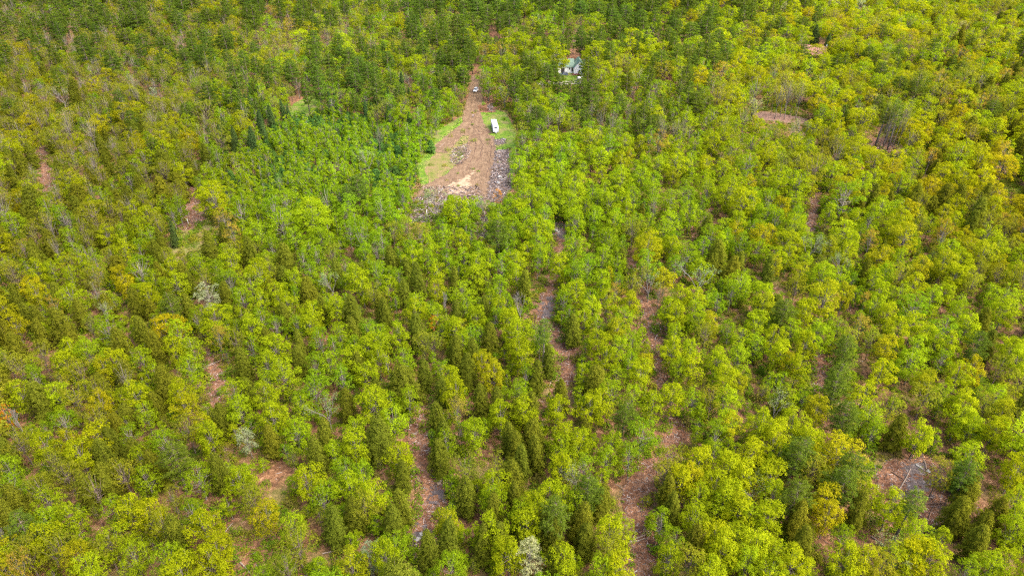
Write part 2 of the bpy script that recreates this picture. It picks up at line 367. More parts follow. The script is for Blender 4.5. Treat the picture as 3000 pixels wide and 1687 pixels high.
def limbs(H, tips, r0, lean=(0, 0), n=5, base=.30):
    """trunk with limbs reaching towards the tips"""
    mb = MB(); top = Vector((lean[0], lean[1], H * .86)); P = []
    for i in range(7):
        t = i / 6; P.append(Vector((lean[0] * t + random.uniform(-.12, .12) * (i > 0), lean[1] * t + random.uniform(-.12, .12) * (i > 0), -.4 + (top.z + .4) * t)))
    mb.tube(P, [r0 * (1.25 if i == 0 else 1 - .8 * i / 6) for i in range(7)], n)
    for tp in tips:
        tp = Vector(tp); z = H * random.uniform(base, .62); z = min(z, tp.z - .4); t = max(0.02, min(1, z / top.z))
        s = Vector((lean[0] * t, lean[1] * t, z)); mid = s.lerp(tp, .5) + Vector((0, 0, -.08 * (tp - s).length)) + Vector([random.uniform(-.2, .2) for _ in range(3)])
        rr = r0 * (1 - .75 * t) * .5; mb.tube([s, mid, tp], [rr, rr * .6, rr * .25], 4)
    return mb

def broadleaf(name, H, Wd, base, nl, ns, k, ls, shape='dome', fill=1.0, bk=None, lr=(.20, .34)):
    ls *= .74; ns *= 1.75; nl = int(nl * 1.6); lr = (lr[0] * .62, lr[1] * .86)
    """crown of lobes; returns (crown mesh, trunk mesh)"""
    Rr = Wd / 2; Z0 = H * base; Hc = H - Z0; lob = []; tries = 0
    while len(lob) < nl and tries < 4000:
        tries += 1
        t = random.random(); z = Z0 + Hc * (.10 + .80 * t)
        if shape == 'dome': env = math.sqrt(max(0, 1 - max(0, (t - .35) / .65) ** 2)) * (.72 + .28 * min(1, t / .3))
        elif shape == 'oval': env = math.sin(math.pi * (.14 + .80 * t)) ** .7
        elif shape == 'vase': env = (.45 + .55 * min(1, t / .6)) * math.sqrt(max(0, 1 - max(0, (t - .6) / .4) ** 2))
        else: env = math.sin(math.pi * (.12 + .83 * t)) ** .9
        an = random.uniform(0, 2 * math.pi); rr = Rr * env * math.sqrt(random.uniform(.06, .98))
        q = (rr * math.cos(an), rr * math.sin(an), z); lrad = Rr * random.uniform(*lr) * (.8 + .2 * env)
        if all((q[0] - p[0]) ** 2 + (q[1] - p[1]) ** 2 + 1.5 * (q[2] - p[2]) ** 2 > (.72 * (lrad + p[3])) ** 2 for p in lob): lob.append((*q, lrad))
    C, Nn = [], []
    for x, y, z, lrad in lob:
        m = int(ns * random.uniform(.6, 1.2) * (lrad / (Rr * .27)) ** 2 * fill); d = unit(m * 2); d = d[(d[:, 2] > -.45) | (rng.random(m * 2) < .25)][:m]
        out = np.array([x, y, (z - Z0 - Hc * .3) * .8]); out = out / (np.linalg.norm(out) + .3)
        sc = np.array([1, 1, .78]) * lrad * (rng.uniform(.62, 1.12, (len(d), 1)) + .25 * (rng.random((len(d), 1)) < .10)) * (1 + .18 * np.sin(d[:, :1] * 5 + x) * np.cos(d[:, 1:2] * 6 + y))
        C.append(np.array([x, y, z]) + d * sc); Nn.append(d * .55 + out * .25 + np.array([0, 0, .55]))
    C = np.concatenate(C); Nn = np.concatenate(Nn); Nn /= np.linalg.norm(Nn, axis=1, keepdims=True)
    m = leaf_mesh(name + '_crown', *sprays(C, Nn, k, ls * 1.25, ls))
    tb = limbs(H, [(p[0] * .85, p[1] * .85, p[2]) for p in lob], .055 * Wd ** .75 * .7)
    return m, tb.mesh(name + '_trunk')
def conifer(name, H, Wd, kind):
    C, Nn, A, S = [], [], [], []; mb = MB(); Rr = Wd / 2
    ln = (random.uniform(-.3, .3), random.uniform(-.3, .3))
    base = {'hemlock': .10, 'pine': .34, 'spruce': .06, 'young': .03, 'tallpine': .55}[kind]
    nz = {'hemlock': 30, 'pine': 13, 'spruce': 34, 'young': 15, 'tallpine': 9}[kind]
    mb.tube([(0, 0, -.4), (ln[0] * .5, ln[1] * .5, H * .5), (ln[0], ln[1], H * .97)], [.024 * H, .016 * H, .03], 5)
    lobed = [random.uniform(.66, 1.2) for _ in range(8)]
    for i in range(nz):
        t = (i + random.uniform(-.3, .3)) / nz; t = min(.985, max(0, t)); z = H * (base + (1 - base) * t)
        if kind == 'hemlock': r = Rr * ((1 - t) ** .46) * (.62 + .38 * min(1, t / .18)); nb = 9
        elif kind == 'spruce': r = Rr * (1 - t) ** .62; nb = 9
        elif kind == 'young': r = Rr * (1 - t) ** .55 * (.75 + .25 * min(1, t / .2)); nb = 8
        elif kind == 'pine': r = Rr * math.sin(math.pi * (.22 + .72 * t)) ** .8; nb = random.choice((4, 5, 6))
        else: r = Rr * math.sin(math.pi * (.3 + .62 * t)); nb = 5
        a0 = random.uniform(0, 6.28)
        for b in range(nb):
            an = a0 + b * 2 * math.pi / nb + random.uniform(-.35, .35); L = r * lobed[int(an / 6.2832 * 8) % 8] * random.uniform(.72, 1.15)
            if L < .15: L = .15
            dz = {'hemlock': -.12, 'spruce': -.22, 'young': .15, 'pine': .10, 'tallpine': .12}[kind] + random.uniform(-.10, .10)
            d = np.array([math.cos(an), math.sin(an), dz]); side = np.array([-math.sin(an), math.cos(an), 0])
            o = np.array([ln[0] * z / H, ln[1] * z / H, z])
            if kind in ('pine', 'tallpine'):
                mb.tube([tuple(o), tuple(o + d * L * .9)], [.05, .02], 3)
                m = max(3, int(L * 5)); tt = rng.uniform(.28, 1.0, m) ** .8
                wv = L * .34 * np.sin(np.pi * np.clip(tt, 0, .93))
                c = o + d * (tt[:, None] * L) + side * (rng.uniform(-1, 1, m) * wv)[:, None] + np.array([0, 0, 1]) * rng.uniform(-.05, .22, m)[:, None]
                c1, n1, s1, v1 = sprays(c, np.tile(np.array([0, 0, 1.]) + d * .3, (m, 1)), 12, .36, .26, .6, .55)
            else:
                m = max(2, int(L * {'hemlock': 5.2, 'spruce': 5, 'young': 6}[kind])); tt = rng.uniform(.22, 1.0, m) ** .75
                wv = L * .30 * (1.1 - tt)
                c = o + d * (tt[:, None] * L) + side * (rng.uniform(-1, 1, m) * (wv + .15))[:, None] - np.array([0, 0, 1]) * (tt[:, None] ** 2 * L * (.16 if kind != 'young' else -.05))
                c1, n1, s1, v1 = sprays(c, np.tile(d * .65 + np.array([0, 0, .75]), (m, 1)), 8, .30, .23, .45, .4)
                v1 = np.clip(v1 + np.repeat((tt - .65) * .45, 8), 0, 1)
            C.append(c1); Nn.append(n1); S.append(s1); A.append(v1)
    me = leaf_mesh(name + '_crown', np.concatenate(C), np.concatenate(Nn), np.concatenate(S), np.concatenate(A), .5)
    return me, mb.mesh(name + '_trunk')
def skeleton(name, H, Wd, leafy=0, k=4):
    mb = MB(); tips = []
    def grow(p, d, L, r, dep):
        q = p + d * L; m = p.lerp(q, .5) + Vector([random.uniform(-.08, .08) * L for _ in range(3)]); mb.tube([p, m, q], [r, r * .8, r * .62], 4 if dep else 6)
        if dep >= 4: tips.append(q); return
        for _ in range(random.choice((2, 3, 3)) if dep else 4):
            a = random.uniform(0, 6.28); sp_ = random.uniform(.35, .8); o = d.orthogonal().normalized(); o.rotate(Matrix.Rotation(a, 3, d))
            nd = (d + o * sp_ + Vector((0, 0, .18))).normalized(); nd = Vector((nd.x * Wd / H * 1.7, nd.y * Wd / H * 1.7, nd.z)).normalized() if dep < 2 else nd
            grow(p.lerp(q, random.uniform(.7, 1.0)), nd, L * random.uniform(.62, .82), r * .58, dep + 1)
    grow(Vector((0, 0, -.3)), Vector((random.uniform(-.08, .08), random.uniform(-.08, .08), 1)).normalized(), H * .36, .016 * H, 0)
    if not leafy: return None, mb.mesh(name + '_trunk')
    c = np.array([tuple(t) for t in tips]); c = np.repeat(c, leafy, 0) + rng.normal(size=(len(c) * leafy, 3)) * .45
    return leaf_mesh(name + '_crown', *sprays(c, np.tile([0, 0, 1.], (len(c), 1)), k, .3, .24)), mb.mesh(name + '_trunk')

VAR = {}   # kind -> list of dict(crown, trunk, H, W, joined)
def reg(key, H, Wd, pair, lm, bm):
    cr, tr = pair
    if cr is not None: cr.materials.append(lm)
    tr.materials.append(bm)
    VAR.setdefault(key, []).append(dict(crown=cr, trunk=tr, H=H, W=Wd, lm=lm, bm=bm, joined=None))
for i in range(5): reg('maple', 13, 9.0, broadleaf('maple', 13, 9.0, .22, 30, 28, 6, .36, 'dome', lr=(.20, .36)), M_LEAF, M_BARK)
for i in range(3): reg('maple', 10.5, 6.6, broadleaf('maple', 10.5, 6.6, .22, 19, 24, 6, .31, 'dome', lr=(.24, .40)), M_LEAF, M_BARK)
for i in range(5): reg('beech', 11.5, 7.0, broadleaf('beech', 11.5, 7.0, .12, 26, 20, 6, .30, 'oval', lr=(.24, .38)), M_LEAF, M_BARK)
for i in range(4): reg('birch', 11, 6.0, broadleaf('birch', 11, 6.0, .15, 24, 18, 6, .27, 'oval', .95, lr=(.22, .36)), M_LEAF, M_BARKP)
for i in range(5): reg('oak', 12.5, 8.4, broadleaf('oak', 12.5, 8.4, .25, 26, 19, 6, .30, 'vase', .85), M_LEAF, M_BARKD)
for i in range(3): reg('redmaple', 13, 6.5, broadleaf('redmaple', 13, 6.5, .34, 17, 18, 5, .27, 'dome', .9), M_LEAF, M_BARK)
for i in range(4): reg('ash', 14, 7.0, broadleaf('ash', 14, 7.0, .32, 20, 8, 5, .22, 'vase', .8), M_LEAF, M_BARK)
for i in range(3): reg('aspen', 7.5, 3.3, broadleaf('aspen', 7.5, 3.3, .12, 16, 13, 6, .24, 'oval', 1, lr=(.28, .44)), M_LEAF, M_BARKP)
for i in range(5): reg('hemlock', 12, 7.8, conifer('hemlock', 12, 7.8, 'hemlock'), M_NEEDLE, M_BARKD)
for i in range(4): reg('pine', 15, 8.4, conifer('pine', 15, 8.4, 'pine'), M_NEEDLE, M_BARKD)
for i in range(2): reg('tallpine', 17, 5.5, conifer('tallpine', 17, 5.5, 'tallpine'), M_NEEDLE, M_BARK)
for i in range(2): reg('spruce', 11, 5.4, conifer('spruce', 11, 5.4, 'spruce'), M_NEEDLE, M_BARKD)
for i in range(3): reg('young', 4.2, 3.6, conifer('young', 4.2, 3.6, 'young'), M_NEEDLE, M_BARKD)
for i in range(3): reg('dead', 12, 6.0, skeleton('dead', 12, 6.0), M_LEAF, M_DEAD)
for i in range(3): reg('sparse', 12, 6.5, skeleton('sparse', 12, 6.5, 2, 3), M_LEAF, M_DEAD)
def joined(v):
    """crown and trunk of one tree in one mesh, for copies too small to show parts"""
    if v['joined'] is None:
        if v['crown'] is None: v['joined'] = v['trunk']; return v['joined']
        a, b = v['crown'], v['trunk']; nA = len(a.vertices); co = np.empty(nA * 3, np.float32); a.vertices.foreach_get('co', co)
        cb = np.empty(len(b.vertices) * 3, np.float32); b.vertices.foreach_get('co', cb)
        la = np.arange(nA, dtype=np.int32); lb = np.empty(len(b.loops), np.int32); b.loops.foreach_get('vertex_index', lb)
        sb = np.empty(len(b.polygons), np.int32); b.polygons.foreach_get('loop_start', sb); NA = len(a.polygons)
        me = bpy.data.meshes.new(a.name + '_whole'); me.vertices.add(nA + len(b.vertices)); me.vertices.foreach_set('co', np.concatenate([co, cb]))
        me.loops.add(nA + len(lb)); me.loops.foreach_set('vertex_index', np.concatenate([la, lb + nA]))
        me.polygons.add(NA + len(sb)); me.polygons.foreach_set('loop_start', np.concatenate([np.arange(0, NA * 4, 4, dtype=np.int32), sb + NA * 4]).astype(np.int32))
        me.polygons.foreach_set('material_index', np.concatenate([np.zeros(NA, np.int32), np.ones(len(sb), np.int32)]))
        me.update(calc_edges=True); me.materials.append(v['lm']); me.materials.append(v['bm'])
        va = np.empty(NA, np.float32); a.attributes['v'].data.foreach_get('value', va)
        at_ = me.attributes.new('v', 'FLOAT', 'FACE'); at_.data.foreach_set('value', np.concatenate([va, np.full(len(sb), .5, np.float32)])); v['joined'] = me
    return v['joined']

# ------------------------------------------------------------------ kinds
# code: (variant key, object name, noun, tint, colour word, typical width, width spread)
KD = {
 'L': ('maple', 'maple_tree', 'maple', (.242, .290, .007), 'lime-green', 8.4, 1.6),
 'l': ('beech', 'beech_tree', 'beech', (.212, .286, .008), 'fresh lime', 7.0, 1.2),
 'G': ('birch', 'birch_tree', 'birch', (.160, .240, .008), 'bright green', 6.2, 1.0),
 'O': ('oak', 'oak_tree', 'oak', (.190, .205, .016), 'olive', 8.0, 1.5),
 'Y': ('maple', 'maple_tree', 'maple', (.255, .258, .008), 'yellow', 7.4, 1.4),
 'R': ('redmaple', 'red_maple', 'red maple', (.275, .205, .028), 'orange-tinged', 6.2, 1.2),
 'X': ('redmaple', 'red_maple', 'red maple', (.50, .20, .015), 'vivid orange', 3.6, .5),
 'B': ('ash', 'ash_tree', 'ash', (.19, .20, .055), 'thin grey-brown', 6.4, 1.0),
 'W': ('birch', 'blossoming_tree', 'tree', (.28, .315, .17), 'white-blossomed', 5.5, .8),
 'H': ('hemlock', 'hemlock_tree', 'hemlock', (.112, .128, .011), 'dark olive', 7.0, 1.3),
 'P': ('pine', 'pine_tree', 'pine', (.078, .118, .012), 'blue-green', 8.0, 1.4),
 'T': ('tallpine', 'pine_tree', 'pine', (.11, .16, .020), 'pale blue-green', 5.0, .6),
 'S': ('spruce', 'spruce_tree', 'spruce', (.060, .095, .024), 'very dark', 4.2, .7),
 'A': ('aspen', 'aspen_sapling', 'aspen sapling', (.205, .275, .008), 'bright green', 3.6, .6),
 'J': ('young', 'young_pine', 'young pine', (.07, .13, .022), 'deep green', 3.2, .6),
 'D': ('dead', 'dead_tree', 'dead tree', (.2, .2, .2), 'bare grey', 5.0, 1.0),
 'Q': ('sparse', 'budding_tree', 'tree', (.20, .26, .09), 'grey-branched', 6.0, 1.0),
}
PLACED = []   # dict per tree
def add_tree(code, x, y, Wd, H=None, label=None, hand=False, tj=.14):
    key, nm, noun, tint, cw, w0, ws = KD[code]; vs = [q for q in VAR[key] if q['W'] > 0]; v = vs[int(rng.integers(len(vs)))]
    if key == 'maple': v = vs[int(rng.integers(5))] if Wd > 7.2 else vs[5 + int(rng.integers(3))]
    sx = Wd / v['W']; 
    if H is None: H = v['H'] * (sx ** .55) * (1.18 if key == 'pine' else 1) * rng.uniform(.82, 1.22)
    sz = H / v['H']; z = float(terrain(x, y))
    g = rng.normal(0, tj * .7) + .09 * math.sin(x / 37 + 2) * math.cos(y / 45 + 1); h_ = rng.normal(0, tj * .4) + .05 * math.sin(x / 60 + y / 48)
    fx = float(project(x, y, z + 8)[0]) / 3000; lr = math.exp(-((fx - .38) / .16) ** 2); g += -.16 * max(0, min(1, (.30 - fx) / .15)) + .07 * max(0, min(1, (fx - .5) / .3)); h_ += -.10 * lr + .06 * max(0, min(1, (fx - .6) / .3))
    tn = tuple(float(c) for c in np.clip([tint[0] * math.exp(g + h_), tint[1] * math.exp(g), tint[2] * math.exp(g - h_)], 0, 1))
    cfrac = {'pine': .70, 'tallpine': .76, 'hemlock': .48, 'spruce': .45, 'young': .45, 'aspen': .56}.get(key, .62)
    ix, iy, dep = project(x, y, z + H * cfrac); s = F / dep
    cy = (CAMH - z - H / 2) / math.hypot(CAMH, y, x); g_ = math.asin(min(1, cy))
    hc = H * (1 - cfrac) * 2 * .52
    ry = (hc * math.cos(g_) + Wd / 2 * math.sin(g_) * .6) * s * .9
    PLACED.append(dict(code=code, v=v, x=x, y=y, z=z, W=Wd, H=H, sx=sx, sz=sz, tint=tn, ix=float(ix), iy=float(iy), rx=Wd / 2 * s, ry=float(ry), dep=float(dep),
                       rz=float(rng.uniform(0, 6.28)), tx=float(rng.normal(0, .03)), ty=float(rng.normal(0, .03)), sy=sx * float(rng.uniform(.84, 1.14)), label=label, hand=hand))
    return PLACED[-1]

# ------------------------------------------------------------------ trees read off the photograph, tile by tile: code x y width (tile pixels) [|label]
TILES = [
 (0, 0, 2.576, """P 740 170 120;P 840 160 120;P 560 30 130;P 650 200 130;P 1030 150 160;P 960 280 150;P 1130 220 120;P 1500 160 130;P 1580 130 140;P 2490 180 140;P 2370 300 150
P 340 170 140;P 300 330 130;P 250 160 120;Y 840 55 90;Y 2330 230 160;R 2190 200 130;Y 1210 60 160;L 2270 290 170;R 225 345 90|rusty orange tree among pale trees near the upper left corner;R 1110 595 110;H 330 550 90;H 150 640 80;H 560 670 100;H 40 630 90;O 905 600 140
W 1155 700 70|small white-blossomed tree standing alone among green crowns, upper left quarter;L 1660 790 120;L 1410 940 150;Y 1320 900 110;P 1740 740 130;P 1415 840 90;S 1890 820 80;S 1960 930 90;S 1770 1060 90;S 1900 1070 110|broad blackish spruce at the corner of the sapling thicket;S 1990 1010 80;S 2050 900 100
Y 220 920 160;O 1000 1130 180;L 1240 1130 150;O 1230 1290 190;Y 980 1060 130;P 1150 1110 90;L 1120 1060 120;H 780 1130 120;H 780 730 0;G 1640 1170 130;L 1380 1300 150;O 1100 1310 160;B 1240 830 110;B 650 190 0;D 1960 380 60;B 1540 920 110
P 1400 440 110;P 1170 560 100;L 2020 170 140;Y 2260 200 0;L 480 440 110;G 950 400 100;O 1350 520 130;B 1000 480 100;O 1640 560 120;P 2200 540 150;P 2400 560 120;G 2230 440 120;L 1770 640 110;O 2080 620 130
G 2020 830 110;L 2130 720 110;G 1870 620 80;G 1370 260 110;P 1450 290 100;L 1600 30 120;L 1800 90 110;R 2040 100 100;L 2180 60 120;P 2350 50 120;O 100 240 120;L 150 80 100;P 230 130 0
O 590 560 120;O 680 800 130;Y 720 640 110;L 640 440 110;B 500 330 90;O 370 480 100;P 60 800 120;O 130 760 0;Q 470 720 130;H 560 760 90;O 250 640 100;L 380 590 80
O 60 950 130;O 480 1130 150;L 420 920 120;H 160 1230 130;H 90 1340 120;O 570 1240 130;O 760 1340 140;O 440 1330 120;L 600 1060 120;G 620 940 100;P 980 900 110;O 860 1000 120;G 820 870 110;L 1060 830 100;D 540 1180 60|bare pale dead tree with white trunk, upper left quarter
H 1440 1300 130;H 820 1240 110;O 1330 1180 0;P 30 360 120;P 40 460 110"""),
 (0, 560, 2.576, """Y 150 70 170;L 100 240 190;H 60 380 150;H 590 150 160;O 830 130 160;L 1020 150 150;O 1080 60 140;G 1300 170 120;L 1230 80 110;S 1310 330 90|narrow dark spruce at the edge of the bare patch by the sapling thicket
R 1690 240 190|peach-orange red maple in front of the sapling thicket;R 1760 330 150;O 1180 250 170;L 1140 330 150;H 1580 430 170;H 1700 340 130;L 1960 320 200;G 2050 410 150;H 1890 470 170;H 2160 520 190|dark hemlock with a crooked bare limb in front;L 1950 620 240;L 2220 350 170;L 2420 350 170;G 2400 480 150;L 2450 640 150
O 170 440 180;B 420 420 130;O 250 330 150;O 660 370 160;L 560 400 0;L 790 340 160;L 930 310 110;L 940 440 180;G 1040 430 150;H 1180 480 150;L 1290 590 160;L 1500 560 160;L 1740 540 190;H 1620 560 0
W 1570 770 180|round white-blossomed tree, the palest crown among the left-hand trees;H 1690 800 150;L 1340 700 190;Y 950 710 150;Y 910 640 130;O 720 640 200;B 720 760 150;L 620 560 150;L 390 600 140;L 270 590 150;O 100 620 190;Y 270 780 190;H 440 800 150;L 530 640 110
H 1020 860 170;H 870 820 0;G 1250 890 170|soft blue-green round tree between two olive hemlocks, left half;P 1290 870 190;G 1490 960 140;G 1840 800 180;L 1880 700 200;L 1960 830 150;L 2100 760 170;H 2160 950 150;H 2330 760 170;L 2180 860 150;L 2350 920 150;G 2250 1010 160;G 2420 1120 170
R 420 880 130|gold-orange crown beside dark hemlocks near the left edge;Y 110 1000 170;H 230 960 110;H 470 1020 210;H 610 930 150;G 790 1020 210|bright green tree ringed by dark hemlocks, left of centre;H 560 1130 180;H 900 1160 200;H 1080 1060 170;H 1180 1170 190;H 300 1090 150;O 310 1230 180;L 540 1210 130;L 500 1300 180;L 880 1290 170;L 1070 1270 140
O 60 1280 170;O 150 1330 170;G 270 1380 140;L 1320 1180 160;L 1450 1170 130;L 1420 1330 180;O 600 1360 170;Y 780 1340 110;H 960 1400 140;R 1640 1110 120|bright orange-yellow maple beside the dark leaf-littered gap;O 1780 1130 170;L 1900 1040 180;L 2080 1180 230;H 1850 1310 170;L 2000 1300 170;H 2260 1290 150;L 2480 1290 170;G 2380 1300 120
B 920 1400 100;L 740 1120 0;Q 2500 690 130;H 30 1080 90;Y 20 890 110;L 1160 680 150;L 2540 900 120;H 2440 900 120;L 2340 1010 110;O 2500 480 120;L 1650 630 0;O 1000 1140 0;Q 780 900 90;L 1130 790 140;L 1300 480 120"""),
 (0, 1120, 2.556, """H 300 130 230;L 170 80 190;G 470 290 170;O 560 120 230;Y 760 150 190;O 720 260 180;L 1010 110 180;L 1080 230 150;L 1340 90 170;Y 1370 180 220;H 1560 260 0;H 1650 290 180;L 1800 190 220;L 2000 100 200;L 2050 250 190;L 2250 160 180;Q 2450 180 190|pale grey-branched tree behind the crowns left of centre;L 2220 370 200;G 2320 540 0
X 60 260 130|orange leaved sparse tree at the left edge of the forest;D 110 270 110;O 150 440 190;H 60 560 160;L 340 480 150;Y 510 450 190;L 600 530 170;L 740 400 180;G 960 390 130;H 880 470 140;H 780 560 170;G 1230 460 220;O 1410 360 190;L 1560 400 180;Y 1530 340 130;W 1850 410 150;L 1930 540 170;H 2370 560 190
L 60 640 160;G 80 780 200;H 130 900 170;O 400 600 180;O 300 800 180;L 340 900 180;O 500 680 150;O 700 800 190;O 720 900 0;H 810 740 120;G 860 930 200;L 1100 720 200;P 1310 570 180|pale feathery green conifer with bare lower trunk over the brown floor;G 1480 690 230|tall blue-green tree leaning over the brown gap with pale trunk;L 1470 840 150;O 920 680 130;H 660 820 130
L 1800 740 230;O 1900 860 180;Y 2160 670 180;L 2020 690 120;G 2400 850 230;L 2300 720 130;Y 1990 970 230|yellow-green maple with loose leaf tufts beside the log-strewn gap;L 1100 980 260;O 1230 1070 200;L 950 960 120;G 1440 970 190;L 1520 1080 170;H 70 1010 180;P 170 1100 150;L 340 1060 190;L 540 1000 170;L 240 1180 0
L 330 1170 200;O 430 1240 130;Y 590 1290 190;L 640 1390 200;O 800 1240 190;L 1000 1300 190;L 830 1190 120;L 1640 1260 190|tall lime maple with a pale top beside the brown bottom gap;L 1570 1330 150;L 1350 1390 190;L 1230 1320 130;L 2180 1070 190;O 2220 1200 220;L 2300 1180 190;H 2050 1180 0;O 2150 1380 190;O 190 1280 130;Y 90 1250 90;R 120 1410 130;L 60 1340 110;D 30 1150 120|bare white dead tree at the lower left edge;H 1300 1150 110;Y 40 1400 80
H 2500 1080 110;L 1050 590 110;O 1590 560 0;H 990 560 110"""),
 (1000, 0, 2.576, """P 250 30 130;P 500 20 140;P 660 40 130;L 90 40 130;W 30 90 70;L 170 90 0;P 1040 60 150;P 1100 100 150;P 1180 60 130;P 930 60 120;P 1270 160 130;L 1380 60 150;L 1180 40 0;G 820 80 110;L 400 170 130;Y 440 180 110;L 270 190 110;L 230 180 0;P 720 290 150;P 880 180 150;P 900 200 0
P 990 150 110;L 960 270 110;L 1060 290 110;L 1260 270 140;G 1290 230 120;L 1540 170 170;L 1440 180 120;O 1800 170 190|big round olive oak behind the farmhouse;G 1620 240 110;L 1600 250 110;P 1690 60 140;P 1940 80 140;P 2050 130 150;P 2150 100 150;P 2280 200 170;P 2100 220 150;P 2350 60 140;G 2020 300 80;G 1930 310 0;L 2450 80 140;Y 2520 40 110
L 1990 540 160;G 1960 590 150;L 2180 360 200|broad dome-shaped maple in the group right of the farmhouse;L 2330 360 180;L 2430 370 130;B 2100 390 0;O 2140 470 150;O 2440 540 200|olive-gold oak with a wide dome right of the farmhouse grove;L 2090 580 140;Q 2240 580 130;L 2280 460 110;P 2530 200 120;G 1750 310 100
R 1080 390 100|russet red maple standing over the dirt track;R 1200 390 130|rusty-topped broad tree just behind the track maples;R 1310 390 90;L 1390 340 170;L 1440 400 0;L 1130 480 150;L 1180 560 150;G 1110 650 120|deep green bushy tree right behind the parked car;O 1220 600 150;Q 1230 700 110;P 1470 540 160;P 1560 560 150;P 1400 600 120;P 1440 480 110;L 1300 480 140;L 1500 380 0
P 840 460 150;P 900 480 140;P 830 600 130;P 930 580 130;P 760 470 120;G 700 430 80;P 860 400 120;L 620 620 0;G 680 640 130;P 370 610 110;P 340 450 120;L 450 480 120;O 640 470 130;Q 520 600 90;L 460 850 150|orange-topped maple in front of the pines, left of the clearing;L 790 720 120;G 660 790 120;G 710 900 110;P 120 510 190;P 200 560 150;P 50 440 150;P 60 600 130
P 110 620 140;L 310 560 90;G 170 760 120;L 40 770 100;O 260 860 140;B 280 1020 120;G 500 980 120|bright low green tree at the edge of the clearing;L 820 760 110;O 880 820 100;L 560 700 110;B 400 680 0;O 590 760 100;P 500 380 110;L 620 280 90;P 400 260 110;O 310 280 120;B 220 330 100
J 440 1150 100|round dark young pine alone on the grass beside the thicket;J 380 1060 90;J 670 1110 110;J 660 1210 110;A 600 1080 110;A 560 1170 100;J 730 1040 90;A 640 1040 80;J 300 1120 80;A 90 1180 100;A 150 1290 100;A 500 1240 100;J 420 1300 90;A 430 1390 100;J 260 1330 100;A 50 1340 100;Q 200 1200 120
O 1240 920 100;G 1260 890 100;G 1230 840 110;L 1350 820 110;L 1480 740 130;G 1330 760 110;L 1520 790 110;P 1640 640 150;P 1720 680 150;P 1820 660 140;P 1900 760 130;P 1780 780 120;B 1640 880 150;B 1560 930 110;O 1740 980 100;P 1840 880 110;O 1980 830 110;B 1960 900 130;G 2160 920 90|bright green low round tree among grey twiggy trees;G 2220 830 90
L 1990 670 110;L 2080 640 0;P 2100 780 120;P 2280 830 130;P 2330 940 120;G 2250 740 110;O 2180 700 0;L 2480 680 120;P 2420 770 110;B 2440 980 120;G 2510 870 110
L 1570 1080 180;L 1500 1150 150;L 1870 1060 220;L 1750 1180 170;L 2130 1080 160;O 2110 1060 0;R 2400 1070 170|orange-brown dome of a red maple above the lime crowns;L 2250 1090 130;Y 2110 1220 150;L 1960 1190 180;L 1400 1150 150;L 1340 1260 170;L 1500 1310 150;L 1650 1290 160;G 1590 1300 0;L 1820 1270 120;L 1960 1330 140;L 2110 1370 170;L 1380 1390 180;L 1570 1400 190;Y 2260 1230 0;L 2390 1250 150;Y 2500 1340 120;L 2540 1130 130;L 2260 1330 150"""),
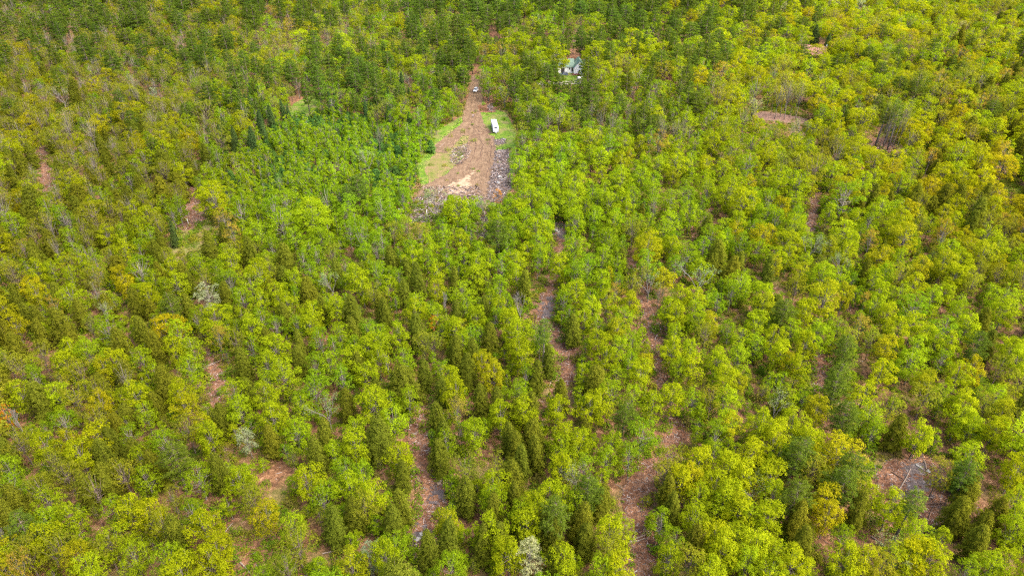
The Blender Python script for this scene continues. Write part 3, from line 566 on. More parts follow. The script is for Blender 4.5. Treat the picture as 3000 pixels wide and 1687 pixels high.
 (1000, 560, 2.576, """Q 720 60 140|small grey-limbed tree beside the log debris at the yard's end;L 870 130 230|wide lime maple at the near end of the logging yard;X 1180 50 90|small vivid orange tree at the edge of the logging yard;Q 1090 110 120;L 1250 100 0;L 1430 60 210;L 1330 160 170;L 1470 290 230;G 1530 220 0;P 1190 320 190|blue-green pine in front of the logging yard;L 1390 220 170;G 1250 400 120;L 1500 410 160
L 40 170 140;G 60 280 170;A 190 150 120;G 300 130 190;A 90 90 0;O 390 300 150;R 600 330 130;Y 550 250 130;L 650 410 160;L 900 370 150;L 770 330 140;L 880 230 0;O 500 270 100;L 540 500 150;G 470 470 0;L 180 460 90;H 380 520 120;Q 80 540 90;B 270 440 110;L 1030 460 130
L 1720 100 180|lime tree with visible grey limbs above the dark skid path;L 1850 120 0;L 2020 90 190;L 1930 60 150;G 2200 60 150;L 2150 140 150;B 2360 130 100;L 2480 110 150;L 1920 190 160;L 2050 230 160;O 2200 280 190;L 2320 240 130;L 1760 420 200;L 1900 340 160;L 1960 500 190;L 2080 540 150;H 2110 540 110;L 1650 560 190;L 1770 620 190;L 1960 680 190;L 2440 290 150;L 2480 420 150;G 2530 560 150
L 1020 560 200;L 1000 640 180;H 1010 700 120;L 720 620 130;L 1120 520 110;O 850 540 0;L 1310 540 160;L 1330 640 130;H 1380 720 170;L 1200 720 160;H 1480 600 0;L 1500 480 110;G 1480 530 100
L 120 640 200;L 160 730 150;G 290 690 140;L 350 720 120;G 30 560 100;L 60 560 110;H 500 610 110;H 480 770 150;G 440 650 120;Y 710 740 110;L 580 830 190;H 640 650 0;H 780 680 0;L 920 760 190;H 860 680 110;L 960 870 150;L 1020 960 170;D 780 830 90;L 720 940 190;L 560 900 110;H 330 920 150;O 250 780 120;G 270 1000 0
H 80 920 230|big grey-olive hemlock left of centre, taller than its neighbours;H 100 1070 170;H 300 880 130;L 430 1090 110;X 690 1010 90|small bright orange crown top at the picture's centre, low among green crowns;O 690 1160 180;O 620 1150 170;L 860 1060 150;L 900 1140 190;G 960 1100 0;H 1120 1130 190;H 860 1230 220;H 1090 900 150;L 1190 880 150;G 1160 950 150;L 1330 1060 250|wide grey-green maple below the centre beside the skid trail;L 1260 980 150;D 1350 860 120|bare thin tree leaning beside the bark-covered landing;L 1330 780 0
T 1530 1060 140|small-topped pine with a long bare trunk beside the skid trail;H 1570 1290 150;L 1740 1000 0;H 1750 1050 180;L 1890 880 170;L 1840 960 170;H 1700 900 0;L 1770 760 190;G 1880 800 130;L 2010 830 150;R 2060 780 120;O 2190 710 120;L 2150 950 150;Y 2080 1040 180|golden-topped maple between the two skid trails;L 2190 1140 190;L 2090 1200 190;G 2180 1280 150;L 2000 1250 150;H 1820 1260 120;L 1950 1130 150;L 2260 1370 190;L 2330 1060 120
L 2540 940 190;L 2520 1080 170;L 2500 1200 150;L 2550 1330 160;L 2560 800 130;L 2470 890 110;Q 2330 680 150
L 90 1260 170;L 200 1180 180;L 280 1260 170;H 130 1330 150;L 470 1250 170;L 300 1140 130;D 350 1300 90;L 170 1380 130;G 120 1160 110;H 960 1370 210;H 1000 1230 150;Y 1060 1290 110;Y 1160 1370 200|yellow-green maple with orange upper tips beside the hemlocks;L 1370 1270 150;L 1330 1200 110;L 820 1410 170;H 640 1390 170;H 940 1300 0;G 1390 1380 110;H 1460 1410 110;H 1640 1230 90"""),
 (1000, 1120, 2.556, """L 230 160 290|large lime maple whose crown overlaps a dark hemlock, bottom centre-left;H 270 420 270|large dark olive hemlock behind a lime maple, bottom centre-left;L 100 360 130;L 90 460 150;L 430 550 250|big lime maple beside the slash-covered skid path;L 150 690 190;L 60 780 190;L 270 790 110;G 40 660 120;L 500 130 130;O 460 370 110;H 400 120 0;H 50 180 130
H 720 280 180|narrow pointed hemlock with yellow-green tips over the brown gap;H 770 420 150;H 740 560 170;R 870 220 170|orange-brown red maple behind the pointed hemlock;G 790 440 110;L 860 60 160;H 750 90 130;L 1000 370 130|small bright maple with a slim trunk amid brown ground;H 1050 140 190;H 1160 160 130;H 1290 260 130;H 1260 440 150;H 1310 490 190;H 1460 540 200;H 1340 600 170;L 1340 70 130;H 1410 200 170;L 1190 250 90|spindly sapling with few bright leaves between hemlocks;L 1370 210 90
L 1600 210 190|lime tree with a forked pale trunk above the brown gap;L 1690 410 170;L 1660 490 110;H 1640 100 190;L 1760 440 110;G 1900 160 0;L 1870 190 170;L 1950 150 200;P 2110 250 170|tall pale pine with whorled bare branches, bottom centre-right;G 2060 360 0;G 2250 390 250|large bright green beech leaning over the brown path;L 2330 160 190;L 2180 120 160;L 2480 90 190;L 2000 470 200;L 1980 570 190;G 2160 560 150;L 2090 680 220;L 1700 620 170;G 1820 620 160;L 1640 650 110
O 930 640 170;G 1010 620 130;H 1140 580 130;O 1160 620 120;H 930 860 230;L 1130 750 150|round lime tree in front of the dark hemlocks, bottom middle;L 1150 880 200;H 1290 720 190;H 1290 880 190;H 1150 960 120;H 450 930 190;H 380 1060 170;H 420 1000 0;L 240 860 110;O 170 920 170;H 90 1000 190
Y 800 1050 220|yellow-tipped hemlock-shaped tree near the bottom edge, centre-left;H 790 1180 190;L 1110 1090 210|clear green dome tree between two hemlocks near the bottom edge;H 1050 1200 230;H 1180 1180 150;L 1400 1060 230|lime maple with separate leafy spires, bottom middle;L 1340 970 100;L 1450 960 100;G 1440 1130 0;W 1400 1290 270|large half-leafed tree with tangled pale branches at the bottom edge;L 1250 1290 140;H 1600 1170 170;L 1650 1330 200;H 1600 1380 190;H 670 1250 160;L 400 1200 170;L 350 1310 200;W 220 1290 150;Y 80 1370 190;L 810 1400 150
H 1930 900 170;P 1600 980 170;H 1790 1040 170;H 1830 1200 230;G 1900 830 170;P 1850 800 130;L 2100 1080 150;L 2030 1140 200;O 1990 1250 130;L 1960 1400 110;L 2060 1380 130;Q 1760 700 110;L 1760 900 190;L 1650 870 150;L 1560 860 110;H 1520 1100 110
O 2450 600 230|golden green maple beside the bark-littered trail bend;O 2430 700 190;H 2440 830 150;H 2500 960 150;G 2400 1050 190;G 2330 1170 150;G 2500 1180 170;L 2290 1010 110;L 2460 1300 130;L 2540 740 110;L 1210 380 0;H 720 880 0;L 530 250 0;B 860 620 0"""),
 (2000, 0, 2.576, """P 180 200 170;P 60 240 150;P 260 280 130;P 40 400 130;P 330 370 130;W 770 60 130|grey-white blossoming tree near the top edge, right half;Y 310 30 130;P 460 40 130;P 920 40 110;S 1000 270 110|tall blackish spruce beside the red-roofed house;S 1100 340 100;S 980 200 80;L 620 60 130;L 130 100 150;Y 60 130 120;L 300 190 150;L 430 240 150;Y 540 260 150;L 640 180 130;L 780 250 150;P 660 210 90;L 900 260 150;G 900 310 110
L 1130 230 170|big yellow-green maple on the red-roofed house's far side;L 1330 210 190;Y 1220 190 130;Y 950 110 130;O 1130 120 130;L 1280 120 120;Y 1400 260 120;L 1200 370 200;L 1320 400 180;P 1400 410 110|dark conical pine rising above yellow maples, upper right;Y 880 470 150|orange-gold maple below the red roof;L 960 520 190;L 1060 480 150;L 700 340 150;L 560 330 130;L 830 390 110;L 560 470 170;L 690 470 150;Y 120 580 190|golden maple beside the pines, right of the farmhouse grove
R 290 550 170|brown-orange oak beside the golden maple, upper right;L 420 560 110;L 380 730 200|bright round maple left of the road's bare trees;L 330 830 150;P 120 770 150;G 110 820 120;G 170 930 130;Q 530 790 170|leafless grey fan-shaped tree at the forest road;B 470 880 150;L 640 640 130;B 560 660 160;O 780 610 170;B 800 680 150;L 880 660 150;L 1000 680 160;L 1130 700 160;L 1230 750 150;Y 1400 730 150;L 1330 690 150
L 970 850 0;G 1050 860 110;O 1280 590 150;Y 1370 600 110;L 1180 560 150;L 1490 640 150;P 1640 640 130;P 1770 670 150;P 1620 500 90;P 1480 780 90;G 1600 770 110;L 1560 800 130;L 1700 850 190;L 1850 800 190;O 1950 700 200;Y 2060 670 150;L 2120 750 170;R 2250 780 130;L 1800 920 170;O 1960 900 150;Y 2100 870 170;L 2270 910 150;P 2350 830 130
Q 730 910 110;L 640 920 110;L 560 950 130;L 400 960 170;O 700 1010 130;Q 900 970 120;L 1000 960 150;O 1080 1020 130;L 1170 980 130;L 1360 900 220|wide yellow-green maple left of the bare dark trunks;O 1480 960 150;L 1500 920 0;L 1420 1020 150;O 1330 1060 0;P 1220 850 90
L 230 1080 170;L 90 1110 150;L 370 1140 170;O 400 1200 0;L 530 1090 170;L 830 1110 170;L 960 1150 150;Y 870 1230 190|orange-gold round maple, right of centre in the upper right;L 650 1180 170;L 300 1290 150;L 180 1250 150;L 60 1230 150;L 620 1350 150;Y 500 1390 110;O 1140 1080 190;B 1180 1160 150;L 1260 1280 190;L 1450 1210 190;O 1780 1190 150;G 1760 1240 170;R 1870 1190 110;Y 1590 1290 190;L 1640 1380 190;L 1450 1350 170;L 1760 1040 190;B 1720 1060 130;Y 1840 1000 110
L 2030 1020 190;L 1950 1090 150;O 2190 1020 190;L 2360 980 190;L 2090 1170 210;L 2240 1220 190;Y 2410 1250 190;R 2430 1160 130;L 2280 1330 170;L 1960 1310 170;L 2110 1350 170;H 2540 1110 130;L 2490 880 110;P 1730 330 0;H 2100 310 110;R 2100 400 90;D 1990 380 70;P 2040 470 70;H 2510 550 110;H 2420 640 110;L 2230 360 130;L 2340 430 150;Y 2500 470 110;L 2300 570 150;G 2060 600 110;L 1910 440 150;Y 1800 520 150;L 1720 430 130;B 2240 620 110
L 1560 130 150;L 1560 250 130;P 1510 240 100;H 1880 160 80;H 2390 160 90;H 2540 160 90;W 1340 40 110;W 1170 20 110;L 1700 60 150;L 1830 230 130;L 1950 200 110;L 2190 130 130;Y 2340 40 110;L 2060 80 150;Y 2480 20 110;L 1920 60 0;Y 2110 50 110;P 1310 800 0;W 2110 200 80"""),
 (2000, 560, 2.576, """L 60 170 190;G 50 50 150;H 260 500 200|broad dark hemlock with a tapered top, right of centre;Y 400 300 130;G 440 380 170;Y 610 330 190|golden-yellow maple with olive underside, right half;L 640 180 170;G 700 210 170;G 660 60 150;L 420 230 150;L 1100 170 150;L 1050 290 150;L 850 60 150;L 150 110 0;L 560 440 150;L 700 500 150;Y 700 560 110
Q 130 640 200|silver-branched tree with thin pale leaves, right of centre;L 60 600 0;H 640 620 150|slim dark hemlock in front of yellow maples;O 740 660 150;Y 880 620 130;L 1050 620 190;L 800 480 150;Q 970 410 150;L 930 540 110;L 1250 380 190;L 1420 330 130;R 1420 380 130;L 1560 300 170;L 1650 210 190;L 1500 130 190;L 1320 210 130;H 1350 90 130;H 1370 620 130|column-like dark hemlock in the middle of the yellow-green slope;H 1870 130 110
L 2060 110 170;L 2050 230 130;Y 1700 150 170;L 1760 60 0;O 1800 260 150;L 1870 240 130;L 2350 120 150;O 2300 230 190;L 2300 330 220;O 2440 310 150;L 2370 430 190;O 2500 250 150;L 1870 460 170;L 1640 500 150;Q 1200 560 130;L 1230 480 120;L 1190 640 150;O 850 740 150
Y 1800 570 190;L 1540 620 170;L 1450 660 150;O 1640 640 190;L 1750 700 150;L 1880 790 150;L 1650 760 170;L 2060 640 190;O 2190 700 170;L 2150 640 150;O 2380 640 150;L 2500 620 110;L 2430 900 220|large round green-gold maple near the right edge;L 2100 900 170;L 2150 1010 110;L 2240 800 130;H 2260 1000 90
L 430 690 190;G 370 760 130;L 600 780 200;Y 610 850 200|yellow maple dome above a bark-littered gap, right half;L 80 800 170;G 270 840 130;L 90 900 150;G 310 950 0;Y 1220 780 150;L 1170 850 0;L 1500 760 110;L 1450 870 190;L 1550 930 150;L 1430 950 0;S 1270 930 80;O 1180 900 130;R 1340 1030 160|orange-tinted red maple in the lower right quarter;L 1170 1030 150;L 920 900 170;L 880 1000 0
L 130 1000 190;Y 200 1000 110;O 180 1080 170;G 350 1060 150;L 430 1100 190;L 560 990 170;L 680 1100 200;L 820 1060 190;L 740 1230 210;L 930 1160 150;L 870 1320 190;Y 790 1300 130;L 430 1250 190;L 500 1330 190;L 250 1280 170;L 60 1200 170;L 60 1330 130;L 330 1400 170;P 760 890 100;G 1000 1100 0
L 1620 1050 190;L 1750 1000 130;Y 1520 1190 210|yellow-gold rounded maple in the lower right quarter;O 1540 1270 0;L 1760 1190 190;L 1740 1290 190;O 1260 1120 150;P 1240 1190 130;G 1240 1270 110;L 1500 1370 130;L 1920 1150 150;L 2000 1170 150;G 1960 1260 110;Y 2180 1330 200;L 2090 1380 150;P 2250 1160 170;H 2290 1170 130;L 2390 1120 110;O 2400 1320 130;L 2540 1280 110;H 1370 1290 110;L 1940 1060 0;L 1560 1050 0;P 1170 1400 130;L 1830 1080 110;O 2500 1080 110;L 2480 1200 110"""),
 (2000, 1120, 2.556, """L 80 130 190;O 220 120 150;L 320 120 190;L 140 220 0;L 320 290 130;Y 350 330 110;G 260 380 190;G 240 520 170;L 520 80 0;L 760 110 190;H 740 150 150;Q 700 160 130;L 580 300 210;G 560 260 0;L 830 300 190;L 700 380 200;Y 1020 200 210|tall yellow-green maple beside the slender blue pine;P 1160 40 150;P 1210 260 150|slender blue-green pine, lower right quarter;L 940 430 190;L 680 470 170;L 1000 80 150
L 1400 240 230;O 1560 190 190;G 1430 350 170;L 1350 100 150;O 1800 120 230|wide gold-green oak in the lower right quarter;L 1950 110 150;L 1780 390 190|loose-leaved small lime tree near the slash clearing;P 1970 390 130;H 1600 380 110;L 1440 70 0;L 2100 160 170;O 2250 170 170;L 2330 110 150;L 2330 360 170;L 2160 330 150;Y 2400 230 130;H 2520 200 90;L 2080 260 110;O 2490 300 110
G 720 540 170;H 850 520 0;P 850 530 150;O 1000 640 230;L 520 520 150;L 360 640 190;L 110 600 190;Y 60 720 150;L 250 760 190;L 440 700 190;G 600 620 0;L 660 700 130;Q 560 780 130;H 860 860 0;P 850 830 190|tall blue-green pine over the dark round hemlock, lower right;H 850 1040 250|round very dark hemlock, lower right quarter;P 1290 650 150;P 1210 760 150;Y 1080 860 230;Y 1090 990 200|loose golden tree beside the round dark hemlock;H 1310 960 190;O 1330 850 120
L 1420 740 150;L 1390 860 130;L 1560 920 200|bright lime maple at the edge of the slash clearing;L 1500 990 0;T 1720 870 100|little pale pine in the middle of the slash clearing;H 1620 640 110;O 1930 680 110;L 2160 560 150;L 2240 640 200;L 2290 780 230;L 2360 620 150;H 2100 700 190|large dark conifer with lighter tips right of the slash clearing;H 2130 850 230;P 2120 700 130;H 2050 1000 150;H 2240 1110 230|massive olive hemlock with a bare pale trunk below, near the corner;H 2200 1220 170;H 2330 1000 150;L 2500 640 110;L 2520 880 110;L 2470 1100 90
L 350 860 230;L 430 960 190;L 290 920 150;L 120 850 170;L 90 1000 150;L 480 1020 150;L 250 1140 190;L 400 1160 190;L 560 1210 200;L 300 1250 250|broad bright yellow-lime maple near the bottom edge;L 480 1330 230;L 700 1290 190;L 820 1350 190;G 680 1250 0;L 660 1400 150;L 680 860 150;L 640 1000 130;O 60 1350 190;H 60 1200 130;L 180 1400 150
G 1210 1160 210|bright fresh green maple alone above the brown leaf floor;L 1220 1330 170;L 1390 1350 150;L 1760 1130 200;L 1870 1120 170;L 1730 1270 230|wide lime maple at the bottom edge, right of the lone green one;L 1860 1330 190;L 1600 1330 150;O 1480 1400 130;Y 2370 1250 210;L 2400 1350 150;L 2300 1400 110;G 2120 1410 90;P 1480 900 0;O 1030 1140 0;H 910 1240 110;L 2540 1000 110;Q 1570 1230 130"""),
]
UNC = []
for ox, oy, sc, txt in TILES:
    for ent in txt.replace('\n', ';').split(';'):
        ent = ent.strip()
        if not ent: continue
        body, _, lab = ent.partition('|'); c, px, py, w = body.split(); px, py, w = float(px) / sc + ox, float(py) / sc + oy, float(w) / sc
        if w == 0: continue
        if c == 'L' and not lab and rng.random() < .42: c = 'l'
        v0 = VAR[KD[c][0]][0]
        x, y, g = at(px, py, v0['H'] * .6); s = F / project(x, y, v0['H'] * .6)[2]; Wd = w / s
        Wd = max(KD[c][5] * .72, min(Wd, KD[c][5] * 1.7))
        Hh = v0['H'] * ((Wd / v0['W']) ** .5)
        cf = {'pine': .70, 'tallpine': .76, 'hemlock': .48, 'spruce': .45, 'young': .45, 'aspen': .56}.get(KD[c][0], .62)
        x, y, g = at(px, py, Hh * cf)
        add_tree(c, x, y, Wd, Hh, lab or None, True, .10)
add_tree('L', 24.4, 379, 14.5, 19.5, "rounded lime maple beside the green-roofed farmhouse's open end", True, .03)
add_tree('L', 46.0, 379.5, 17.0, 19.5, 'tall lime maple hiding the right part of the farmhouse', True, .03)
add_tree('Y', 172.5, 398, 11, 14, 'broad yellow maple hiding the lower left of the red roof', True, .03)
add_tree('L', 184.5, 400, 9, 12, 'round lime maple below the right end of the red roof', True, .03)
# tall bare-stemmed trees along the forest road and in the dark stand
for px, py in disp((1948, 300), (1962, 296), (1972, 302), (1986, 296), (2001, 300), (1998, 292), (1938, 290)):
    x, y, g = at(px, py); add_tree('B' if rng.random() < .5 else 'O', x, y, 6.5, 18, hand=True)
for px, py in disp((2200, 372), (2212, 376), (2222, 370), (2232, 378), (2243, 372), (2252, 380), (2208, 360), (2226, 362), (2240, 364), (2216, 384)):
    x, y, g = at(px, py); add_tree('T' if rng.random() < .5 else 'B', x, y, 5.2, 19, hand=True)

# ------------------------------------------------------------------ where bare ground shows in the photograph: no tree may stand in front of it
OPEN = [disp(*p) for p in [
 ((1192, 210), (1208, 210), (1210, 245), (1228, 268), (1262, 280), (1282, 310), (1285, 345), (1276, 372), (1282, 470), (1262, 500), (1225, 500), (1208, 492), (1130, 486), (1092, 520), (1112, 505), (1105, 540), (1085, 560), (1032, 552), (1042, 495), (1072, 440), (1100, 372), (1118, 325), (1170, 296), (1180, 270)),
 ((480, 468), (494, 470), (500, 520), (560, 550), (540, 590), (450, 640), (430, 632), (462, 575), (466, 520)),
 ((732, 276), (788, 242), (802, 252), (775, 288)), ((1375, 705), (1400, 700), (1400, 780), (1385, 812), (1345, 812), (1335, 760)),
 ((1392, 835), (1462, 872), (1445, 925), (1430, 962), (1408, 950), (1400, 890)), ((1612, 730), (1628, 725), (1640, 800), (1668, 872), (1680, 945), (1648, 950), (1636, 880), (1618, 800)),
 ((1682, 1040), (1728, 1050), (1738, 1110), (1692, 1118)), ((1592, 1168), (1632, 1170), (1650, 1240), (1632, 1280), (1618, 1310), (1650, 1400), (1655, 1449), (1580, 1449), (1592, 1320), (1560, 1290), (1528, 1262), (1556, 1235)),
 ((510, 862), (545, 872), (570, 955), (560, 1015), (525, 1015), (510, 935)), ((1045, 1010), (1075, 1020), (1072, 1110), (1092, 1160), (1118, 1215), (1125, 1262), (1100, 1275), (1070, 1300), (1035, 1275), (1045, 1180), (1022, 1090)),
 ((1038, 1328), (1076, 1322), (1080, 1350), (1045, 1378)), ((1912, 262), (1990, 268), (2045, 285), (2040, 304), (1985, 306), (1908, 295)), ((2188, 318), (2262, 325), (2258, 378), (2205, 385)),
 ((2252, 1160), (2330, 1152), (2340, 1210), (2372, 1240), (2372, 1305), (2325, 1330), (2290, 1270), (2245, 1240)), ((2208, 1188), (2250, 1200), (2240, 1245), (2212, 1230)), ((2160, 1108), (2262, 1120), (2240, 1165), (2165, 1150)),
 ((1407, 145), (1460, 146), (1464, 186), (1472, 204), (1445, 204), (1412, 190)), ((2030, 119), (2064, 121), (2066, 137), (2050, 140)), ((1412, 135), (1462, 135), (1462, 148), (1412, 148)),
 ((1386, 548), (1425, 555), (1424, 600), (1400, 612), (1388, 580)), ((1192, 548), (1222, 552), (1222, 596), (1198, 596)), ((1178, 1150), (1222, 1110), (1240, 1150), (1215, 1180)), ((1225, 75), (1252, 75), (1252, 88), (1225, 88)),
 ((620, 1340), (690, 1330), (700, 1400), (640, 1420)), ((1540, 1070), (1575, 1075), (1585, 1110), (1550, 1130))]]
ELL = [(1850, 780, 24, 26), (1812, 530, 22, 16), (2046, 540, 22, 50), (2548, 478, 26, 46), (2064, 930, 20, 50), (2545, 830, 30, 22), (110, 430, 15, 60), (150, 268, 16, 16), (620, 1150, 36, 16), (880, 642, 24, 12),
       (1740, 590, 22, 18), (1590, 650, 12, 22), (1230, 1130, 18, 22), (1395, 1095, 12, 28), (2450, 760, 22, 14), (2170, 940, 18, 14), (820, 1385, 50, 14), (1300, 1350, 12, 26), (1905, 930, 12, 18), (2130, 800, 18, 16),
       (1470, 600, 14, 14), (480, 1240, 20, 12), (960, 1210, 14, 22), (2400, 1100, 26, 16), (2480, 1180, 18, 26), (2120, 1330, 40, 26), (2080, 1380, 30, 30), (560, 1330, 16, 30), (700, 1180, 30, 14), (2330, 610, 18, 14), (1980, 700, 16, 12), (2500, 1360, 16, 26)]
for cx, cy, a, b in ELL: OPEN.append([((cx + a * math.cos(t)) * D, (cy + b * math.sin(t)) * D) for t in np.linspace(0, 2 * math.pi, 12, endpoint=False)])
OB = [(min(p[0] for p in P), max(p[0] for p in P), min(p[1] for p in P), max(p[1] for p in P), P) for P in OPEN]
HARD = {0, 15, 16, 17}
UC = np.array([(0, 0)] + [(math.cos(a) * r, math.sin(a) * r) for r in (.45, .80) for a in np.linspace(0, 2 * math.pi, 10, endpoint=False)])
def blocks_open(ix, iy, rx, ry, bx, by, shrink=1.0, soft=.88):
    for k_, (x0, x1, y0, y1, P) in enumerate(OB):
        sh = shrink * (1.0 if k_ in HARD else soft)
        if ix + rx < x0 or ix - rx > x1 or iy + ry < y0 or iy - ry > y1: continue
        if inside(P, ix + UC[:, 0] * rx * sh, iy + UC[:, 1] * ry * sh).any() or inside(P, np.array([bx]), np.array([by]))[0]: return True
    return False
GRID = ["OOPPGB,PPPOYG,GPOBYO,GPPGOL,PPPGPO,GLPPLG,PPPLPL,LLLYLG,LYLGLO,LLGOLH", "OPOBYG,OPOGBY,OPGLOP,PPGOPL,PPGLOL,LGPPLL,LPLPYO,LLYLOY,LLYOLP,LLGOHO",
 "OHBOYO,OYPOBO,GPSGOL,GPGPGO,GOPLG,PGOPBG,PBGPLG,LGBLYO,LYLHLO,LYHOLR", "OOHBLO,OOLGHY,AAGPA,APGA,LLGL,LGLGL,LLGYL,LYOLL,LYLOL,YLHYO",
 "LOHBOG,LOHOYL,AGLPAO,AGLPA,LGOL,LGLGH,LGLLO,GLOLHY,LGYLHY,LYRYOL", "OHYHOL,LGHHLO,LGHGLG,GLHGOL,GLGHYL,LGLLG,LLGYLB,LYHLYG,LYGLRL,LYYOL",
 "HHOYLG,OHLOLY,GLHGLH,LGHGPL,LHGHL,GLLHL,LGYLG,LLYGOL,LYGPOL,YYOLO", "HLHOGL,LGHOLH,HLGHLB,LHGLH,HGLHO,HLGHLG,LGHPLG,LGYPL,LYPLHO,YLOHOL",
 "GLOHYG,LHOLYG,LHLOBG,LHLHL,HHLYLO,LHGLPB,GLHLL,LLYLH,LYHL,LYHOL"]
GRID = [r.split(',') for r in GRID]; ROWY = [120, 240, 400, 560, 760, 960, 1200, 1440]
THICK = disp((990, 350), (1098, 338), (1096, 372), (1066, 432), (1040, 490), (1010, 520), (965, 520)) if 0 else disp((495, 500), (500, 470), (540, 440), (620, 390), (700, 330), (760, 292), (960, 310), (1010, 345), (1090, 350), (1088, 378), (1050, 440), (1025, 500), (960, 520), (860, 530), (760, 565), (640, 560), (560, 545))
# spatial hash of what stands
HC = 6.0; HASH = {}
def put(t): HASH.setdefault((int(t['x'] // HC), int(t['y'] // HC)), []).append(t)
for t in PLACED: put(t)
def clash(x, y, Wd, k):
    a, b = int(x // HC), int(y // HC)
    for i in range(a - 2, a + 3):
        for j in range(b - 2, b + 3):
            for t in HASH.get((i, j), ()):
                if (t['x'] - x) ** 2 + (t['y'] - y) ** 2 < (k * (t['W'] + Wd)) ** 2: return True
    return False
HANDI = np.array([(t['ix'], t['iy'], t['rx'], t['ry'], t['y']) for t in PLACED if t['hand']])
STRUCT_KEEP = WORLD_KEEP
KB = [(min(p[0] for p in P) - 1, max(p[0] for p in P) + 1, min(p[1] for p in P) - 1, max(p[1] for p in P) + 1, P) for P in STRUCT_KEEP]
def on_structure(x, y):
    for x0, x1, y0, y1, P in KB:
        if x0 < x < x1 and y0 < y < y1 and inside(P, np.array([x]), np.array([y]))[0]: return True
    return False
def try_fill(x, y, code, Wd, k, H=None):
    if clash(x, y, Wd, k) or on_structure(x, y): return False
    t = add_tree(code, x, y, Wd, H); PLACED.pop()
    bx, by, _ = project(x, y, t['z'])
    if blocks_open(t['ix'], t['iy'], t['rx'], t['ry'], bx, by): return False
    h = HANDI; near = (y < h[:, 4] - 1) & (np.abs(t['ix'] - h[:, 0]) < (h[:, 2] + t['rx']) * .50) & (np.abs(t['iy'] - h[:, 1]) < (h[:, 3] + t['ry']) * .50)
    if near.any(): return False
    PLACED.append(t); put(t); return True
# hand-read trees may not hide the openings either: nudge them away sideways by removing the worst offenders
keep = []
for t in PLACED:
    bx, by, _ = project(t['x'], t['y'], t['z'])
    if not t['label'] and t['H'] < 17.9 and blocks_open(t['ix'], t['iy'], t['rx'], t['ry'], -1, -1, .62): continue
    if t['H'] < 17.9 and on_structure(t['x'], t['y']) and not t['label'] and blocks_open(t['ix'], t['iy'], t['rx'], t['ry'], -1, -1, .9): continue
    keep.append(t)
PLACED[:] = keep; HASH.clear()
for t in PLACED: put(t)
HANDI = np.array([(t['ix'], t['iy'], t['rx'], t['ry'], t['y']) for t in PLACED])
def cell(ix, iy):
    c = min(9, max(0, int(ix // 300 + rng.normal(0, .35)))); r = sum(iy + rng.normal(0, 40) > a for a in ROWY); return GRID[r][c]
def fill(n, y0, y1, k, wscale=1.0, marg=1.08):
    done = 0
    for _ in range(n):
        y = math.sqrt(rng.uniform(y0 * y0, y1 * y1)); hw = (y * cp + CAMH * sp) * .75 * marg + 6; x = rng.uniform(-hw, hw)
        ix, iy, _d = project(x, y, 9.0); bx, by, _d = project(x, y, 0)
        if inside(THICK, np.array([bx]), np.array([by]))[0]: continue
        code = random.choice(cell(float(ix), float(iy)))
        if code == 'L' and rng.random() < .45: code = 'l'
        if code == 'Y' and iy > 500 and ix < 600 and rng.random() < .5: code = 'O'
        Wd = max(2.5, rng.normal(KD[code][5], KD[code][6])) * wscale
        if code in 'LlYOGR' and iy < 620 and y > 150: Wd *= 1 + .30 * min(1, max(0, (ix - 900) / 600)) * min(1, (y - 150) / 60)
        # thinner forest over the logged ground in the lower right
        th = .88 if (iy > 1080 and ix > 1950) else .80 if (iy > 1080 and ix > 1150) else (.70 if iy > 1150 or (iy > 700 and ix > 1900) else 0)
        if rng.random() < th: continue
        done += try_fill(x, y, code, Wd, k)
    return done
n1 = fill(15000, 55, 200, .37, 1.22); n2 = fill(5000, 55, 200, .31, .72)
n3 = fill(32000, 190, 420, .37, 1.06); n4 = fill(12000, 190, 420, .31, .75)
n5 = fill(46000, 410, 800, .37, 1.15)
# sapling thicket
a = np.array([at(*p)[:2] for p in THICK]); lo, hi = a.min(0), a.max(0); n6 = 0
for _ in range(9000):
    x, y = rng.uniform(lo[0], hi[0]), rng.uniform(lo[1], hi[1])
    if not inside([tuple(p) for p in a], np.array([x]), np.array([y]))[0]: continue
    u = .5 + .5 * math.sin(x / 9 + 1) * math.cos(y / 11); far = y > 285
    code = 'J' if rng.random() < (.62 if far else .22 + .25 * u) else ('A' if rng.random() < .72 else random.choice('BGGl'))
    Wd = rng.normal(3.3, .6) if code in 'AJ' else rng.uniform(3.5, 5)
    n6 += try_fill(x, y, code, max(2.0, Wd), .34, None if code in 'AJ' else 7.5)
# small understorey trees over the logged floor
n7 = 0
for _ in range(4200):
    y = math.sqrt(rng.uniform(60 ** 2, 215 ** 2)); hw = (y * cp + CAMH * sp) * .80; x = rng.uniform(-hw, hw)
    code = random.choice('AAAlGO'); Wd = rng.uniform(2.0, 3.4)
    n7 += try_fill(x, y, code, Wd, .25, rng.uniform(3, 7))
print('fill', n1, n2, n3, n4, n5, n6, n7, 'total', len(PLACED))
